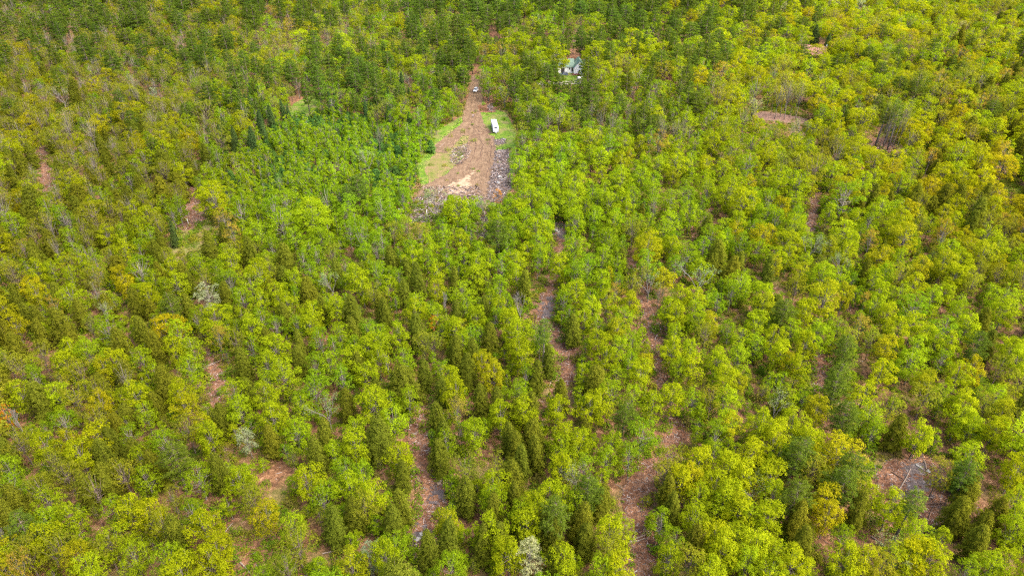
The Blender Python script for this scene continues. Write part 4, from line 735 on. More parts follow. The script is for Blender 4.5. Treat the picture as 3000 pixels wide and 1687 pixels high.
# ------------------------------------------------------------------ link trees: the largest in view as objects, the rest as one distant forest
ONES = "zero one two three four five six seven eight nine ten eleven twelve thirteen fourteen fifteen sixteen seventeen eighteen nineteen".split()
TENS = "x x twenty thirty forty fifty sixty seventy eighty ninety".split()
def num(n):
    n = int(max(0, min(99, n))); return ONES[n] if n < 20 else TENS[n // 10] + ('' if n % 10 == 0 else '-' + ONES[n % 10])
SHAPE = {'maple': ('with dense rounded crown', 'with lumpy domed crown', 'with wide full crown'), 'beech': ('with tall oval crown', 'with upright leafy crown', 'with deep leafy crown'),
 'birch': ('with slim airy crown', 'with narrow leafy crown', 'with light fresh crown'), 'oak': ('with open spreading crown', 'with loose broad crown', 'with thin spreading crown'),
 'redmaple': ('with small rounded crown', 'with airy domed crown', 'with light domed crown'), 'ash': ('with twiggy see-through crown', 'with sparse budding crown', 'with thin feathery crown'),
 'aspen': ('with slender leafy crown', 'with small upright crown', 'with little leafy crown'), 'hemlock': ('with dense tapering crown', 'with drooping pointed crown', 'with thick cone crown'),
 'pine': ('with layered feathery crown', 'with tiered tufted crown', 'with whorled branches'), 'tallpine': ('with long bare trunk', 'with small high crown', 'with tufted top'),
 'spruce': ('with narrow spire crown', 'with dense dark spire', 'with tight cone crown'), 'young': ('with bushy low crown', 'with rounded bushy crown', 'with squat bushy crown'),
 'dead': ('without any leaves', 'with leafless forked limbs', 'with bare twisted limbs'), 'sparse': ('with few pale leaves', 'with thinly leafed limbs', 'with pale budding limbs')}
GROUPS = {k[1]: k[1].replace('_', ' ') + 's in the spring forest' for k in KD.values()}
def visible(t): return -60 < t['ix'] + 0 < 3060 and -40 < t['iy'] < 1740
# rough visibility: hidden when nearer crowns cover most of the ellipse
gw, gh = 600, 340; owner = -np.ones((gh, gw), int)
order = sorted(range(len(PLACED)), key=lambda i: -PLACED[i]['dep'])
yy, xx = np.mgrid[0:gh, 0:gw]; 
for i in order:
    t = PLACED[i]; x, y, rx, ry = t['ix'] / 5, t['iy'] / 5, max(t['rx'] / 5, .7), max(t['ry'] / 5, .7)
    x0, x1, y0, y1 = int(max(0, x - rx)), int(min(gw, x + rx + 2)), int(max(0, y - ry)), int(min(gh, y + ry + 2))
    if x0 >= x1 or y0 >= y1: continue
    sub = ((xx[y0:y1, x0:x1] - x) / rx) ** 2 + ((yy[y0:y1, x0:x1] - y) / ry) ** 2 < 1; owner[y0:y1, x0:x1][sub] = i
cnt = np.bincount(owner[owner >= 0], minlength=len(PLACED)); seen = {}
rank = sorted(range(len(PLACED)), key=lambda i: (-(PLACED[i]['label'] is not None), -cnt[i])); OBJ = set(); per = {}
CAPS = {'aspen_sapling': 260, 'birch_tree': 290, 'beech_tree': 290, 'maple_tree': 300, 'oak_tree': 290, 'hemlock_tree': 290, 'pine_tree': 290, 'young_pine': 160}
for i in rank:
    t = PLACED[i]; nm = KD[t['code']][1]
    if cnt[i] < 4 and not t['label']: continue
    if per.get(nm, 0) >= CAPS.get(nm, 200): continue
    per[nm] = per.get(nm, 0) + 1; OBJ.add(i)
print('objects per kind', per)
used = set()
def label_for(t):
    if t['label']: used.add(t['label']); return t['label']
    key, nm, noun, tint, cw, w0, ws = KD[t['code']]; k = random.randrange(3); px, py = t['ix'] / 30, t['iy'] / 16.87
    words_ = cw
    tone = t['tint'][1] / tint[1]
    if ' ' not in cw: words_ = ('pale ' if tone > 1.14 else 'deep ' if tone < .88 else '') + cw
    for dx, dy in ((0, 0), (0, 1), (1, 0), (0, -1), (-1, 0), (1, 1), (2, 0), (0, 2)):
        for kk in range(3):
            s = f"{words_} {noun} {SHAPE[key][(k + kk) % 3]}, {num(round(px) + dx)} percent across and {num(round(py) + dy)} down the photo"
            if (cw, noun, round(px) + dx, round(py) + dy, kk if dx or dy else (k + kk) % 3) not in used and s not in used:
                used.add(s); return s
    return s
TROOT = {}
for i in sorted(OBJ, key=lambda i: PLACED[i]['dep']):
    t = PLACED[i]; key, nm = KD[t['code']][:2]; v = t['v']; lab = label_for(t)
    two = t['dep'] < 235 and v['crown'] is not None
    if two:
        r = empty(nm, (t['x'], t['y'], t['z'])); r.rotation_euler = (t['tx'], t['ty'], t['rz']); r.scale = (t['sx'], t['sy'], t['sz'])
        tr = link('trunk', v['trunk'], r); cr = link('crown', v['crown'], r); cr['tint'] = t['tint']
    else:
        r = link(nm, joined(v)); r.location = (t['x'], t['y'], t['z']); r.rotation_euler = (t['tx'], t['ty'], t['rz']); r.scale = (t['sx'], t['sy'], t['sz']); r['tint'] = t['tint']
    cat = {'aspen_sapling': 'sapling', 'young_pine': 'young pine', 'dead_tree': 'dead tree'}.get(nm, 'tree')
    tag(r, lab, cat, GROUPS[nm])
rest = [i for i in range(len(PLACED)) if i not in OBJ]
def scatter(name, items, meshes, label):
    """items: (x, y, z, sx, sz, rz, tint, mesh index); one object whose points carry whole trees"""
    N = len(items); me = bpy.data.meshes.new(name); me.vertices.add(N)
    A = np.array([(i[0], i[1], i[2]) for i in items], np.float32); me.vertices.foreach_set('co', A.ravel())
    for nm_, typ, dat in (('scl', 'FLOAT_VECTOR', [(i[3], i[3], i[4]) for i in items]), ('rotz', 'FLOAT_VECTOR', [(0, 0, i[5]) for i in items]), ('tint', 'FLOAT_VECTOR', [i[6] for i in items])):
        a_ = me.attributes.new(nm_, typ, 'POINT'); a_.data.foreach_set('vector', np.array(dat, np.float32).ravel())
    a_ = me.attributes.new('idx', 'INT', 'POINT'); a_.data.foreach_set('value', np.array([i[7] for i in items], np.int32))
    o = link(name, me); ng = bpy.data.node_groups.new(name, 'GeometryNodeTree')
    ng.interface.new_socket('Geometry', in_out='INPUT', socket_type='NodeSocketGeometry'); ng.interface.new_socket('Geometry', in_out='OUTPUT', socket_type='NodeSocketGeometry')
    gi = ng.nodes.new('NodeGroupInput'); go = ng.nodes.new('NodeGroupOutput'); ip = ng.nodes.new('GeometryNodeInstanceOnPoints'); gti = ng.nodes.new('GeometryNodeGeometryToInstance')
    srcs = []
    for k, m_ in enumerate(meshes):
        so_ = bpy.data.objects.new(name + '_source', m_); n_ = ng.nodes.new('GeometryNodeObjectInfo'); n_.inputs['Object'].default_value = so_; n_.transform_space = 'ORIGINAL'
        srcs.append(n_)
    for n_ in reversed(srcs): ng.links.new(n_.outputs['Geometry'], gti.inputs[0])
    def na(nm_, dt):
        n_ = ng.nodes.new('GeometryNodeInputNamedAttribute'); n_.data_type = dt; n_.inputs[0].default_value = nm_; return n_.outputs[0]
    e2r = ng.nodes.new('FunctionNodeEulerToRotation'); ng.links.new(na('rotz', 'FLOAT_VECTOR'), e2r.inputs[0])
    ng.links.new(gi.outputs[0], ip.inputs['Points']); ng.links.new(gti.outputs[0], ip.inputs['Instance']); ip.inputs['Pick Instance'].default_value = True
    ng.links.new(na('idx', 'INT'), ip.inputs['Instance Index']); ng.links.new(e2r.outputs[0], ip.inputs['Rotation']); ng.links.new(na('scl', 'FLOAT_VECTOR'), ip.inputs['Scale'])
    ng.links.new(ip.outputs[0], go.inputs[0]); md = o.modifiers.new('scatter', 'NODES'); md.node_group = ng
    tag(o, label, name.replace('_', ' '), kind='stuff'); return o
allv = [v for k in VAR for v in VAR[k]]; vid = {id(v): n for n, v in enumerate(allv)}
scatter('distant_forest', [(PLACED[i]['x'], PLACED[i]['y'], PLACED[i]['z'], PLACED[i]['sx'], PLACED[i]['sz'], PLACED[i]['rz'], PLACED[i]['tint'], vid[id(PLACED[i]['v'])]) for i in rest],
        [joined(v) for v in allv], 'mixed spring forest reaching back behind the clearing and the farmhouse')

# ------------------------------------------------------------------ undergrowth
def bush_mesh(h, w, n, ls):
    d = unit(n); d[:, 2] = np.abs(d[:, 2]); c = d * np.array([w / 2, w / 2, h]) * rng.uniform(.5, 1.05, (n, 1)); m = leaf_mesh('bush', *sprays(c, d * .4 + np.array([0, 0, .7]), 4, ls * 1.4, ls)); m.materials.append(M_LEAF); return m
BUSH = [bush_mesh(1.1, 1.8, 26, .22), bush_mesh(.7, 1.4, 18, .2), bush_mesh(1.8, 1.6, 34, .22), bush_mesh(.5, 2.0, 22, .2)]
OPW = [([at(*p)[:2] for p in P]) for P in OPEN[:1]]
its = []
for _ in range(52000):
    y = math.sqrt(rng.uniform(58 ** 2, 330 ** 2)); hw = (y * cp + CAMH * sp) * .8; x = rng.uniform(-hw, hw); z = float(terrain(x, y))
    dn = math.sin(x / 7 + 2 * math.sin(y / 11)) * math.cos(y / 8 + x / 19)
    if dn < rng.uniform(-1.6, .6): continue
    if on_structure(x, y) and rng.random() < .975: continue
    s_ = rng.uniform(.5, 1.5); tn = random.choice([(.13, .22, .01), (.18, .24, .015), (.11, .18, .015), (.21, .21, .02), (.16, .15, .03)])
    its.append((x, y, z, s_ * 1.15, s_ * rng.uniform(.7, 1.3), rng.uniform(0, 6.28), tn, int(rng.integers(4))))
scatter('undergrowth', its, BUSH, 'low leafy brush growing over the brown forest floor')

# ------------------------------------------------------------------ sticks and slash
M_STICK = bpy.data.materials.new('stick_wood'); M_STICK.use_nodes = True
_nt = M_STICK.node_tree; _a = _nt.nodes.new('ShaderNodeAttribute'); _a.attribute_name = 'v'
_nt.links.new(ramp(_nt, _a.outputs['Fac'], [(0, (.05, .032, .025)), (.35, (.11, .07, .05)), (.6, (.19, .14, .115)), (.8, (.25, .22, .21)), (1, (.42, .38, .36))]), _nt.nodes['Principled BSDF'].inputs['Base Color'])
_nt.nodes['Principled BSDF'].inputs['Roughness'].default_value = .9
def sticks(name, P, L, r, v, label, tilt=.12, up=.12):
    """thin lying boxes at ground points P"""
    N = len(P); an = rng.uniform(0, 2 * np.pi, N); ti = rng.normal(0, tilt, N)
    d = np.stack([np.cos(an) * np.cos(ti), np.sin(an) * np.cos(ti), np.sin(ti)], 1); sd_ = np.stack([-np.sin(an), np.cos(an), 0 * an], 1); u = np.cross(d, sd_)
    z = terrain(P[:, 0], P[:, 1]) + up + np.abs(np.sin(ti)) * L / 2 * .6; c = np.stack([P[:, 0], P[:, 1], z], 1)
    V = []
    for e in (-1, 1):
        for a_, b_ in ((-1, -1), (1, -1), (1, 1), (-1, 1)):
            V.append(c + d * (e * L / 2)[:, None] + (sd_ * a_ + u * b_) * (r * (.7 if e > 0 else 1))[:, None])
    V = np.stack(V, 1).reshape(-1, 3); q = np.array([(3, 2, 1, 0), (4, 5, 6, 7), (0, 1, 5, 4), (1, 2, 6, 5), (2, 3, 7, 6), (3, 0, 4, 7)])
    Q = (q[None] + (np.arange(N) * 8)[:, None, None]).reshape(-1, 4)
    me = bpy.data.meshes.new(name); me.vertices.add(len(V)); me.vertices.foreach_set('co', V.astype(np.float32).ravel()); me.loops.add(len(Q) * 4)
    me.loops.foreach_set('vertex_index', Q.astype(np.int32).ravel()); me.polygons.add(len(Q)); me.polygons.foreach_set('loop_start', np.arange(0, len(Q) * 4, 4, dtype=np.int32)); me.update(calc_edges=True)
    a = me.attributes.new('v', 'FLOAT', 'FACE'); a.data.foreach_set('value', np.repeat(v, 6).astype(np.float32))
    tag(link(name, me, None, [M_STICK]), label, 'slash', kind='stuff')
def scatter_in(poly, n):
    a = np.array(poly); lo, hi = a.min(0), a.max(0); p = rng.uniform(lo, hi, (n * 4, 2)); p = p[inside([tuple(q) for q in a], p[:, 0], p[:, 1])]; return p[:n]
def W_(pts): return [at(*p)[:2] for p in pts]
PP, LL, RR, VV = [], [], [], []
for P in WORLD_TRAILS:
    a = np.array(P); ar = abs(sum(a[i][0] * a[(i + 1) % len(a)][1] - a[(i + 1) % len(a)][0] * a[i][1] for i in range(len(a)))) / 2
    p = scatter_in(P, int(ar * 5)); p = p + rng.normal(0, .7, p.shape); PP.append(p)
N = 9000; y = np.sqrt(rng.uniform(60 ** 2, 240 ** 2, N)); PP.append(np.stack([rng.uniform(-1, 1, N) * ((y * cp + CAMH * sp) * .78), y], 1))
P = np.concatenate(PP); n = len(P)
sticks('slash', P, rng.gamma(2, .28, n) + .25, rng.uniform(.015, .04, n), np.clip(rng.normal(.45, .27, n), 0, 1), 'twigs and broken branches littering the brown skid trails', .10, .05)
PG = [scatter_in(W_(disp(*q)), k) for q, k in [(((1250, 378), (1278, 378), (1284, 470), (1262, 510), (1225, 510), (1233, 450)), 2300), (((1040, 500), (1090, 490), (1120, 510), (1110, 550), (1085, 562), (1030, 556)), 1500),
      (((1195, 548), (1235, 545), (1240, 590), (1212, 600), (1196, 585)), 500), (((1242, 352), (1270, 350), (1272, 362), (1248, 366)), 160), (((1140, 375), (1178, 360), (1182, 392), (1160, 415), (1130, 412)), 420),
      (((1225, 266), (1238, 262), (1246, 280), (1228, 282)), 160), (((1060, 470), (1200, 470), (1230, 500), (1210, 520), (1080, 515)), 900)]]
P = np.concatenate(PG); n = len(P)
sticks('slash', P, rng.gamma(1.6, .6, n) + .3, rng.gamma(2, .02, n) + .015, np.clip(rng.normal(.44, .26, n), 0, 1), 'grey bleached logging slash along both sides of the yard', .22, .12)

# ------------------------------------------------------------------ single logs
M_LOGP = bark('pale_log', (.13, .10, .078), (.25, .20, .165)); M_LOGB = bark('brown_log', (.07, .045, .032), (.16, .10, .07))
M_CUT = mat('cut_wood', (.62, .44, .27), .8)
def log(x0, y0, x1, y1, r, m, label, up=0):
    r *= .8
    a = Vector(at(x0, y0)); b = Vector(at(x1, y1)); 
    for p in (a, b): p.z = float(terrain(p.x, p.y)) + r + .08
    b.z += up; root = a.copy(); e = empty('log', root); mid = (a + b) / 2 + Vector((random.uniform(-.15, .15), random.uniform(-.15, .15), .02)); mb = MB()
    mb.tube([a - root, mid - root, b - root], [r, r * .88, r * .7], 8); mb.build('stem', m, e, smooth=False)
    d = (b - a).normalized(); c = MB(); c.tube([-d * .012, -d * .002], [r * .93, r * .93], 8); c.build('cut_end', M_CUT, e)
    tag(e, label, 'log', 'felled logs lying on the ground')
def td(ox, oy, sc, x, y): return ox + x / sc, oy + y / sc
for tile, x0, y0, x1, y1, r, m, lab in [
 ((1150, 400, 4.528), 990, 262, 1040, 190, .20, M_LOGP, 'pale slanted log on the grass beside the yard, above the sand patch'),
 ((1150, 400, 4.528), 620, 155, 695, 85, .14, M_LOGP, 'thin pale log at the edge of the young pine clump by the yard'),
 ((1150, 400, 4.528), 1390, 230, 1415, 185, .20, M_LOGP, 'short upright-looking log in the slash strip right of the yard'),
 ((1150, 400, 4.528), 1400, 188, 1530, 195, .20, M_LOGP, 'long pale log lying across the top of the slash strip'),
 ((1150, 400, 4.528), 1400, 222, 1530, 218, .16, M_LOGP, 'second long pale log, just below the one crossing the slash strip'),
 ((1150, 400, 4.528), 880, 152, 1060, 155, .13, M_LOGP, 'thin grey log lying level on the grass left of the dirt track'),
 ((1150, 400, 4.528), 300, 870, 310, 940, .16, M_LOGP, 'pale standing-looking log at the far corner of the dark slash patch'),
 ((1150, 400, 4.528), 370, 700, 460, 655, .13, M_LOGP, 'slim pale log at the yard edge beside the green saplings'),
 ((1150, 400, 4.528), 180, 735, 240, 825, .12, M_LOGP, 'bent pale stem lying among saplings left of the yard'),
 ((0, 560, 2.576), 1570, 1235, 1640, 1215, .14, M_LOGP, 'pale log across the upper end of the dark red gap, left half'),
 ((0, 560, 2.576), 1525, 1350, 1620, 1295, .15, M_LOGP, 'longer pale log lying aslant in the dark red gap, left half'),
 ((0, 560, 2.576), 1590, 1430, 1612, 1385, .12, M_LOGP, 'short pale log low in the dark red gap, left half'),
 ((0, 1120, 2.556), 1645, 835, 1695, 845, .20, M_LOGP, 'short whitish log beside the wet hole, lower left'),
 ((0, 1120, 2.556), 1670, 875, 1740, 905, .20, M_LOGB, 'brown log beside the wet hole, lower left'),
 ((0, 1120, 2.556), 1690, 1120, 1745, 1055, .13, M_LOGP, 'bent pale pole on the brown gap floor, lower left'),
 ((0, 1120, 2.556), 1600, 1000, 1665, 1020, .13, M_LOGP, 'thin pole resting over the gap floor, lower left'),
 ((0, 1120, 2.556), 1800, 1350, 1880, 1440, .17, M_LOGP, 'thick pale log near the bottom edge, left third'),
 ((0, 1120, 2.556), 2415, 1285, 2550, 1262, .14, M_LOGP, 'long pale pole near the bottom edge, before the hemlock clump'),
 ((1000, 1120, 2.556), 725, 770, 765, 715, .42, M_LOGP, 'thick light log butt on the brown landing, bottom centre-left'),
 ((1000, 1120, 2.556), 665, 690, 735, 745, .13, M_LOGP, 'slim pole running to the thick log butt, bottom centre-left'),
 ((1000, 1120, 2.556), 570, 735, 610, 750, .20, M_LOGB, 'short brown log on the landing left of the thick butt'),
 ((1000, 1120, 2.556), 640, 970, 715, 975, .14, M_LOGP, 'pale pole just below the dark water hole, bottom centre-left'),
 ((1000, 1120, 2.556), 540, 395, 605, 355, .13, M_LOGP, 'pale pole beside the pointed hemlock, bottom centre-left'),
 ((1000, 1120, 2.556), 1395, 420, 1445, 365, .14, M_LOGB, 'reddish fallen pole between two hemlocks, bottom middle'),
 ((1000, 1120, 2.556), 2150, 1200, 2275, 1170, .15, M_LOGP, 'pale log lying across the bottom trail'),
 ((1000, 1120, 2.556), 2160, 1190, 2290, 1140, .12, M_LOGP, 'thinner pole crossing above the log on the bottom trail'),
 ((1000, 1120, 2.556), 2295, 920, 2320, 870, .11, M_LOGP, 'thin pole standing off the bend of the bottom trail'),
 ((2000, 1120, 2.556), 1620, 805, 1705, 650, .15, M_LOGP, 'long pale log on the near side of the slash clearing, lower right'),
 ((2000, 1120, 2.556), 1790, 855, 1880, 870, .14, M_LOGP, 'pale log lying level below the slash clearing, lower right'),
 ((2000, 1120, 2.556), 1800, 915, 1960, 905, .14, M_LOGB, 'long brown log below the slash clearing, lower right'),
 ((2000, 1120, 2.556), 1830, 1060, 1890, 910, .14, M_LOGB, 'leaning brown pole below the slash clearing, lower right'),
 ((2000, 1120, 2.556), 1880, 1060, 2000, 850, .15, M_LOGB, 'longest brown pole running down from the slash clearing, lower right'),
 ((2000, 1120, 2.556), 1410, 1155, 1510, 1225, .15, M_LOGP, 'pale log on the brown floor, just right of the lone green tree'),
 ((2000, 1120, 2.556), 1670, 885, 1800, 1050, .13, M_LOGB, 'brown pole left of the little pale pine, lower right'),
 ((2000, 1120, 2.556), 1810, 595, 1820, 650, .15, M_LOGP, 'short pale log among the flat stones, lower right'),
 ((2000, 1120, 2.556), 1560, 670, 1650, 725, .13, M_LOGB, 'brown stem at the upper left rim of the slash clearing'),
 ((2000, 560, 2.576), 2055, 430, 2145, 260, .16, M_LOGP, 'long pale stem leaning upslope near the right edge')]:
    ox, oy, sc = tile; a_, b_ = td(ox, oy, sc, x0, y0), td(ox, oy, sc, x1, y1); log(*a_, *b_, r, m, lab)

# ------------------------------------------------------------------ stones
M_STONE = bark('pale_stone', (.14, .135, .13), (.30, .29, .27), 1.5)
def rock(px, py, r, label, flat=.55):
    x, y, z = at(px, py); n = 26; d = unit(n); pts = d * np.array([r * 1.2, r * .85, r * flat]) * rng.uniform(.85, 1.1, (n, 1))
    import bmesh
    bm = bmesh.new(); [bm.verts.new(tuple(p)) for p in pts]; bmesh.ops.convex_hull(bm, input=bm.verts); me = bpy.data.meshes.new('rock'); bm.to_mesh(me); bm.free()
    o = link('rock', me, None, [M_STONE]); o.location = (x, y, z + r * flat * .6); o.rotation_euler = (0, 0, random.uniform(0, 3)); tag(o, label, 'rock', 'pale rocks on the logged ground')
for tile, x, y, r, lab in [
 ((1150, 400, 4.528), 95, 980, .8, 'white boulder at the corner of the sapling thicket, left one of a pair'), ((1150, 400, 4.528), 122, 984, .7, 'white boulder at the corner of the sapling thicket, right one of a pair'),
 ((1150, 400, 4.528), 1425, 548, 1.0, 'large light grey stone in the slash strip right of the yard'), ((1150, 400, 4.528), 1405, 625, .9, 'grey-white stone at the lower end of the slash strip'),
 ((1150, 400, 4.528), 820, 245, .6, 'small white stone beside the reddish debris on the grass'),
 ((1000, 560, 2.576), 1615, 300, .8, 'pale stone on the dark skid path below the yard'), ((1000, 560, 2.576), 1640, 312, .55, 'smaller pale stone just right of the pale one on the dark skid path'),
 ((1000, 560, 2.576), 1525, 955, .35, 'little white stone at the lower end of the dark mud patch'), ((1000, 560, 2.576), 2208, 605, .6, 'pale stone at the top of the narrow skid trail'),
 ((1000, 560, 2.576), 2150, 950, .3, 'tiny stone beside the narrow skid trail'), ((1000, 560, 2.576), 120, 452, .55, 'white stone on the small reddish gap below the thicket'),
 ((2000, 1120, 2.556), 1755, 622, .42, 'upper flat stone of three in the slash clearing, lower right'), ((2000, 1120, 2.556), 1780, 640, .42, 'middle flat stone of three in the slash clearing, lower right'),
 ((2000, 1120, 2.556), 1835, 668, .5, 'lowest and largest flat stone of three in the slash clearing'), ((2000, 1120, 2.556), 1690, 775, .25, 'small round stone at the left rim of the slash clearing'),
 ((1000, 1120, 2.556), 1080, 290, .9, 'grey boulder in the shade of two hemlocks, bottom middle'), ((1000, 1120, 2.556), 600, 1150, .7, 'grey boulder at the dark hole near the bottom edge'),
 ((1000, 1120, 2.556), 570, 1175, .5, 'lower grey boulder at the dark hole near the bottom edge'), ((1000, 1120, 2.556), 2290, 895, .25, 'small white stone at the bend of the bottom trail'),
 ((1000, 1120, 2.556), 2288, 718, .22, 'tiny white stone above the bend of the bottom trail')]:
    ox, oy, sc = tile; rock(*td(ox, oy, sc, x, y), r, lab)

def ribbed(name, c0, c1, sc=1.6):
    m = bpy.data.materials.new(name); m.use_nodes = True; nt = m.node_tree; p = nt.nodes['Principled BSDF']; tc = nt.nodes.new('ShaderNodeTexCoord'); w = nt.nodes.new('ShaderNodeTexWave'); w.bands_direction = 'X'; w.inputs['Scale'].default_value = sc
    nt.links.new(tc.outputs['Object'], w.inputs[0]); b = nt.nodes.new('ShaderNodeBump'); b.inputs['Strength'].default_value = .6; b.inputs['Distance'].default_value = .03; nt.links.new(w.outputs['Fac'], b.inputs['Height']); nt.links.new(b.outputs[0], p.inputs['Normal'])
    nt.links.new(ramp(nt, noise(nt, .5, 5, tc.outputs['Object'], .7), [(.35, c0), (.65, c1)]), p.inputs['Base Color']); p.inputs['Roughness'].default_value = .55; return m
# ------------------------------------------------------------------ travel trailer
M_WHITE = mat('white_panel', (.46, .46, .49), .35, 0, .5); M_ROOFW = mat('white_roof', (.43, .43, .46), .6); M_GLASS = mat('dark_glass', (.015, .018, .022), .08, 0, .6)
M_BLACK = mat('black_rubber', (.02, .02, .02), .8); M_GREY = mat('grey_metal', (.30, .30, .31), .5, .5); M_STRIPE = mat('blue_grey_stripe', (.13, .17, .25), .5); M_PLAST = mat('grey_plastic', (.20, .20, .205), .5)
def round_box(mb, L, Wd, H, r, nose=.35, x0=0):
    """long body along +X, cross-section with rounded top edges, nose slanting at +X"""
    sec = []
    def ring(x, top, bot, w):
        pts = []
        for (sy, sz) in ((1, -1), (1, 1), (-1, 1), (-1, -1)):
            cy, cz = sy * (w / 2 - r), (top - r if sz > 0 else bot + .06)
            for k in range(4):
                a = {(1, -1): -90, (1, 1): 0, (-1, 1): 90, (-1, -1): 180}[(sy, sz)] + k * 30; rr = r if sz > 0 else .06
                yy_ = cy + (rr + (r - rr if sz < 0 else 0)) * math.cos(R(a)); pts.append((x, yy_, cz + rr * math.sin(R(a))))
        return pts
    b = H[0]; t = H[1]
    for x, dt, db, dw in ((-L / 2, -.22, .12, .10), (-L / 2 + .10, -.04, .02, 0), (-L / 2 + .4, 0, 0, 0), (L / 2 - nose * 2.2, 0, 0, 0), (L / 2 - nose, -.12, .0, 0), (L / 2 - nose * .3, -.75, .05, .04), (L / 2, -1.35, .25, .12)):
        sec.append(ring(x + x0, t + dt, b + db, Wd - dw))
    mb.loft(sec)
ra = Vector((-8.2, 297.2)); fa = Vector((-6.95, 286.6)); ax_ = (fa - ra).normalized(); mid = (ra + fa) / 2; tz = float(terrain(mid.x, mid.y)) + .08
TR_ = empty('travel_trailer', (mid.x, mid.y, tz), math.atan2(ax_.y, ax_.x)); L_ = (fa - ra).length
mb = MB(); round_box(mb, L_, 2.45, (.55, 2.95), .16, .45); mb.build('body', M_WHITE, TR_)
mb = MB(); mb.box((-.2, 0, 2.965), (L_ - 1.4, 2.15, .05)); mb.build('roof_membrane', ribbed('grimy_roof', (.30, .30, .31), (.42, .42, .44), .6), TR_, bevel=.02)
for vx, vy in ((-3.3, .1), (1.3, -.1), (2.9, .2)):
    mb = MB(); mb.box((vx, vy, 3.05), (.42, .42, .14), taper=.85); mb.build('roof_vent', M_PLAST, TR_, bevel=.02)
mb = MB(); mb.box((-.7, 0, 3.12), (1.0, .75, .27), taper=.82); mb.build('air_conditioner', M_PLAST, TR_, bevel=.05)
mb = MB(); mb.tube([(3.0, -.9, 3.0), (3.4, -.6, 3.06), (3.5, 0, 3.08), (3.4, .6, 3.06)], .03, 5); mb.build('antenna', M_GREY, TR_)
for sx in (-1, 1):
    for x, w in ((-3.4, .9), (-1.4, 1.1), (2.2, 1.2)):
        mb = MB(); mb.box((x, sx * 1.232, 2.0), (w, .03, .65)); f_ = mb.build('window', M_GREY, TR_); g = MB(); g.box((x, sx * 1.25, 2.0), (w - .12, .012, .53)); g.build('pane', M_GLASS, f_)
    mb = MB(); mb.box((0, sx * 1.232, 1.25), (L_ - 1.6, .02, .28)); mb.build('stripe', M_STRIPE, TR_)
    mb = MB(); mb.box((0, sx * 1.231, .62), (L_ - 1.9, .02, .2)); mb.build('skirt', M_GREY, TR_)
    for x in (-.9, .1):
        mb = MB(); mb.tube([(x, sx * 1.0, .35), (x, sx * 1.22, .35)], .35, 18); w_ = mb.build('wheel', M_BLACK, TR_); h = MB(); h.tube([(x, sx * 1.221, .35), (x, sx * 1.235, .35)], .17, 12); h.build('rim', M_GREY, w_)
    mb = MB(); mb.tube([(x, sx * 1.1, .0) for x in ()] or [(L_ / 2 - 1.2, sx * .9, .0), (L_ / 2 - 1.2, sx * .9, .6)], .04, 6); mb.build('stabiliser_jack', M_GREY, TR_)
mb = MB(); mb.box((.9 - 2.2, -1.24, 1.62), (.72, .03, 1.9)); dr = mb.build('door', M_PLAST, TR_); mb = MB(); mb.box((.9 - 1.95, -1.268, 1.6), (.08, .03, .12)); mb.build('handle', M_BLACK, dr)
def nose_pt(k, y, off): return (L_ / 2 - .45 + .315 * k + off * .93, y, 2.83 - .63 * k + off * .40)
mb = MB(); mb.add([nose_pt(.12, -.8, .03), nose_pt(.12, .8, .03), nose_pt(.9, .8, .03), nose_pt(.9, -.8, .03)] + [nose_pt(.12, -.8, -.02), nose_pt(.12, .8, -.02), nose_pt(.9, .8, -.02), nose_pt(.9, -.8, -.02)], [(0, 1, 2, 3), (7, 6, 5, 4), (0, 4, 5, 1), (1, 5, 6, 2), (2, 6, 7, 3), (3, 7, 4, 0)]); mb.build('front_window', M_GLASS, TR_)
for sx in (-1, 1):
    mb = MB(); mb.box((-L_ / 2 - .01, sx * 1.0, .95), (.03, .15, .3)); mb.build('tail_light', mat('red_lens', (.4, .02, .015), .3), TR_)
mb = MB(); mb.tube([(L_ / 2 - .6, .7, .5), (L_ / 2 + 1.25, 0, .48)], .06, 5); mb.tube([(L_ / 2 - .6, -.7, .5), (L_ / 2 + 1.25, 0, .48)], .06, 5); mb.tube([(L_ / 2 + 1.0, 0, 0), (L_ / 2 + 1.0, 0, .9)], .045, 6); mb.build('tongue', M_GREY, TR_)
mb = MB(); mb.tube([(L_ / 2 + .45, -.18, .55), (L_ / 2 + .45, -.18, .95), (L_ / 2 + .45, -.18, 1.1)], [.17, .17, .06], 12); mb.tube([(L_ / 2 + .45, .18, .55), (L_ / 2 + .45, .18, .95), (L_ / 2 + .45, .18, 1.1)], [.17, .17, .06], 12); mb.build('gas_bottle', M_WHITE, TR_)
tag(TR_, 'long white travel trailer parked on the grass beside the dirt track', 'trailer')

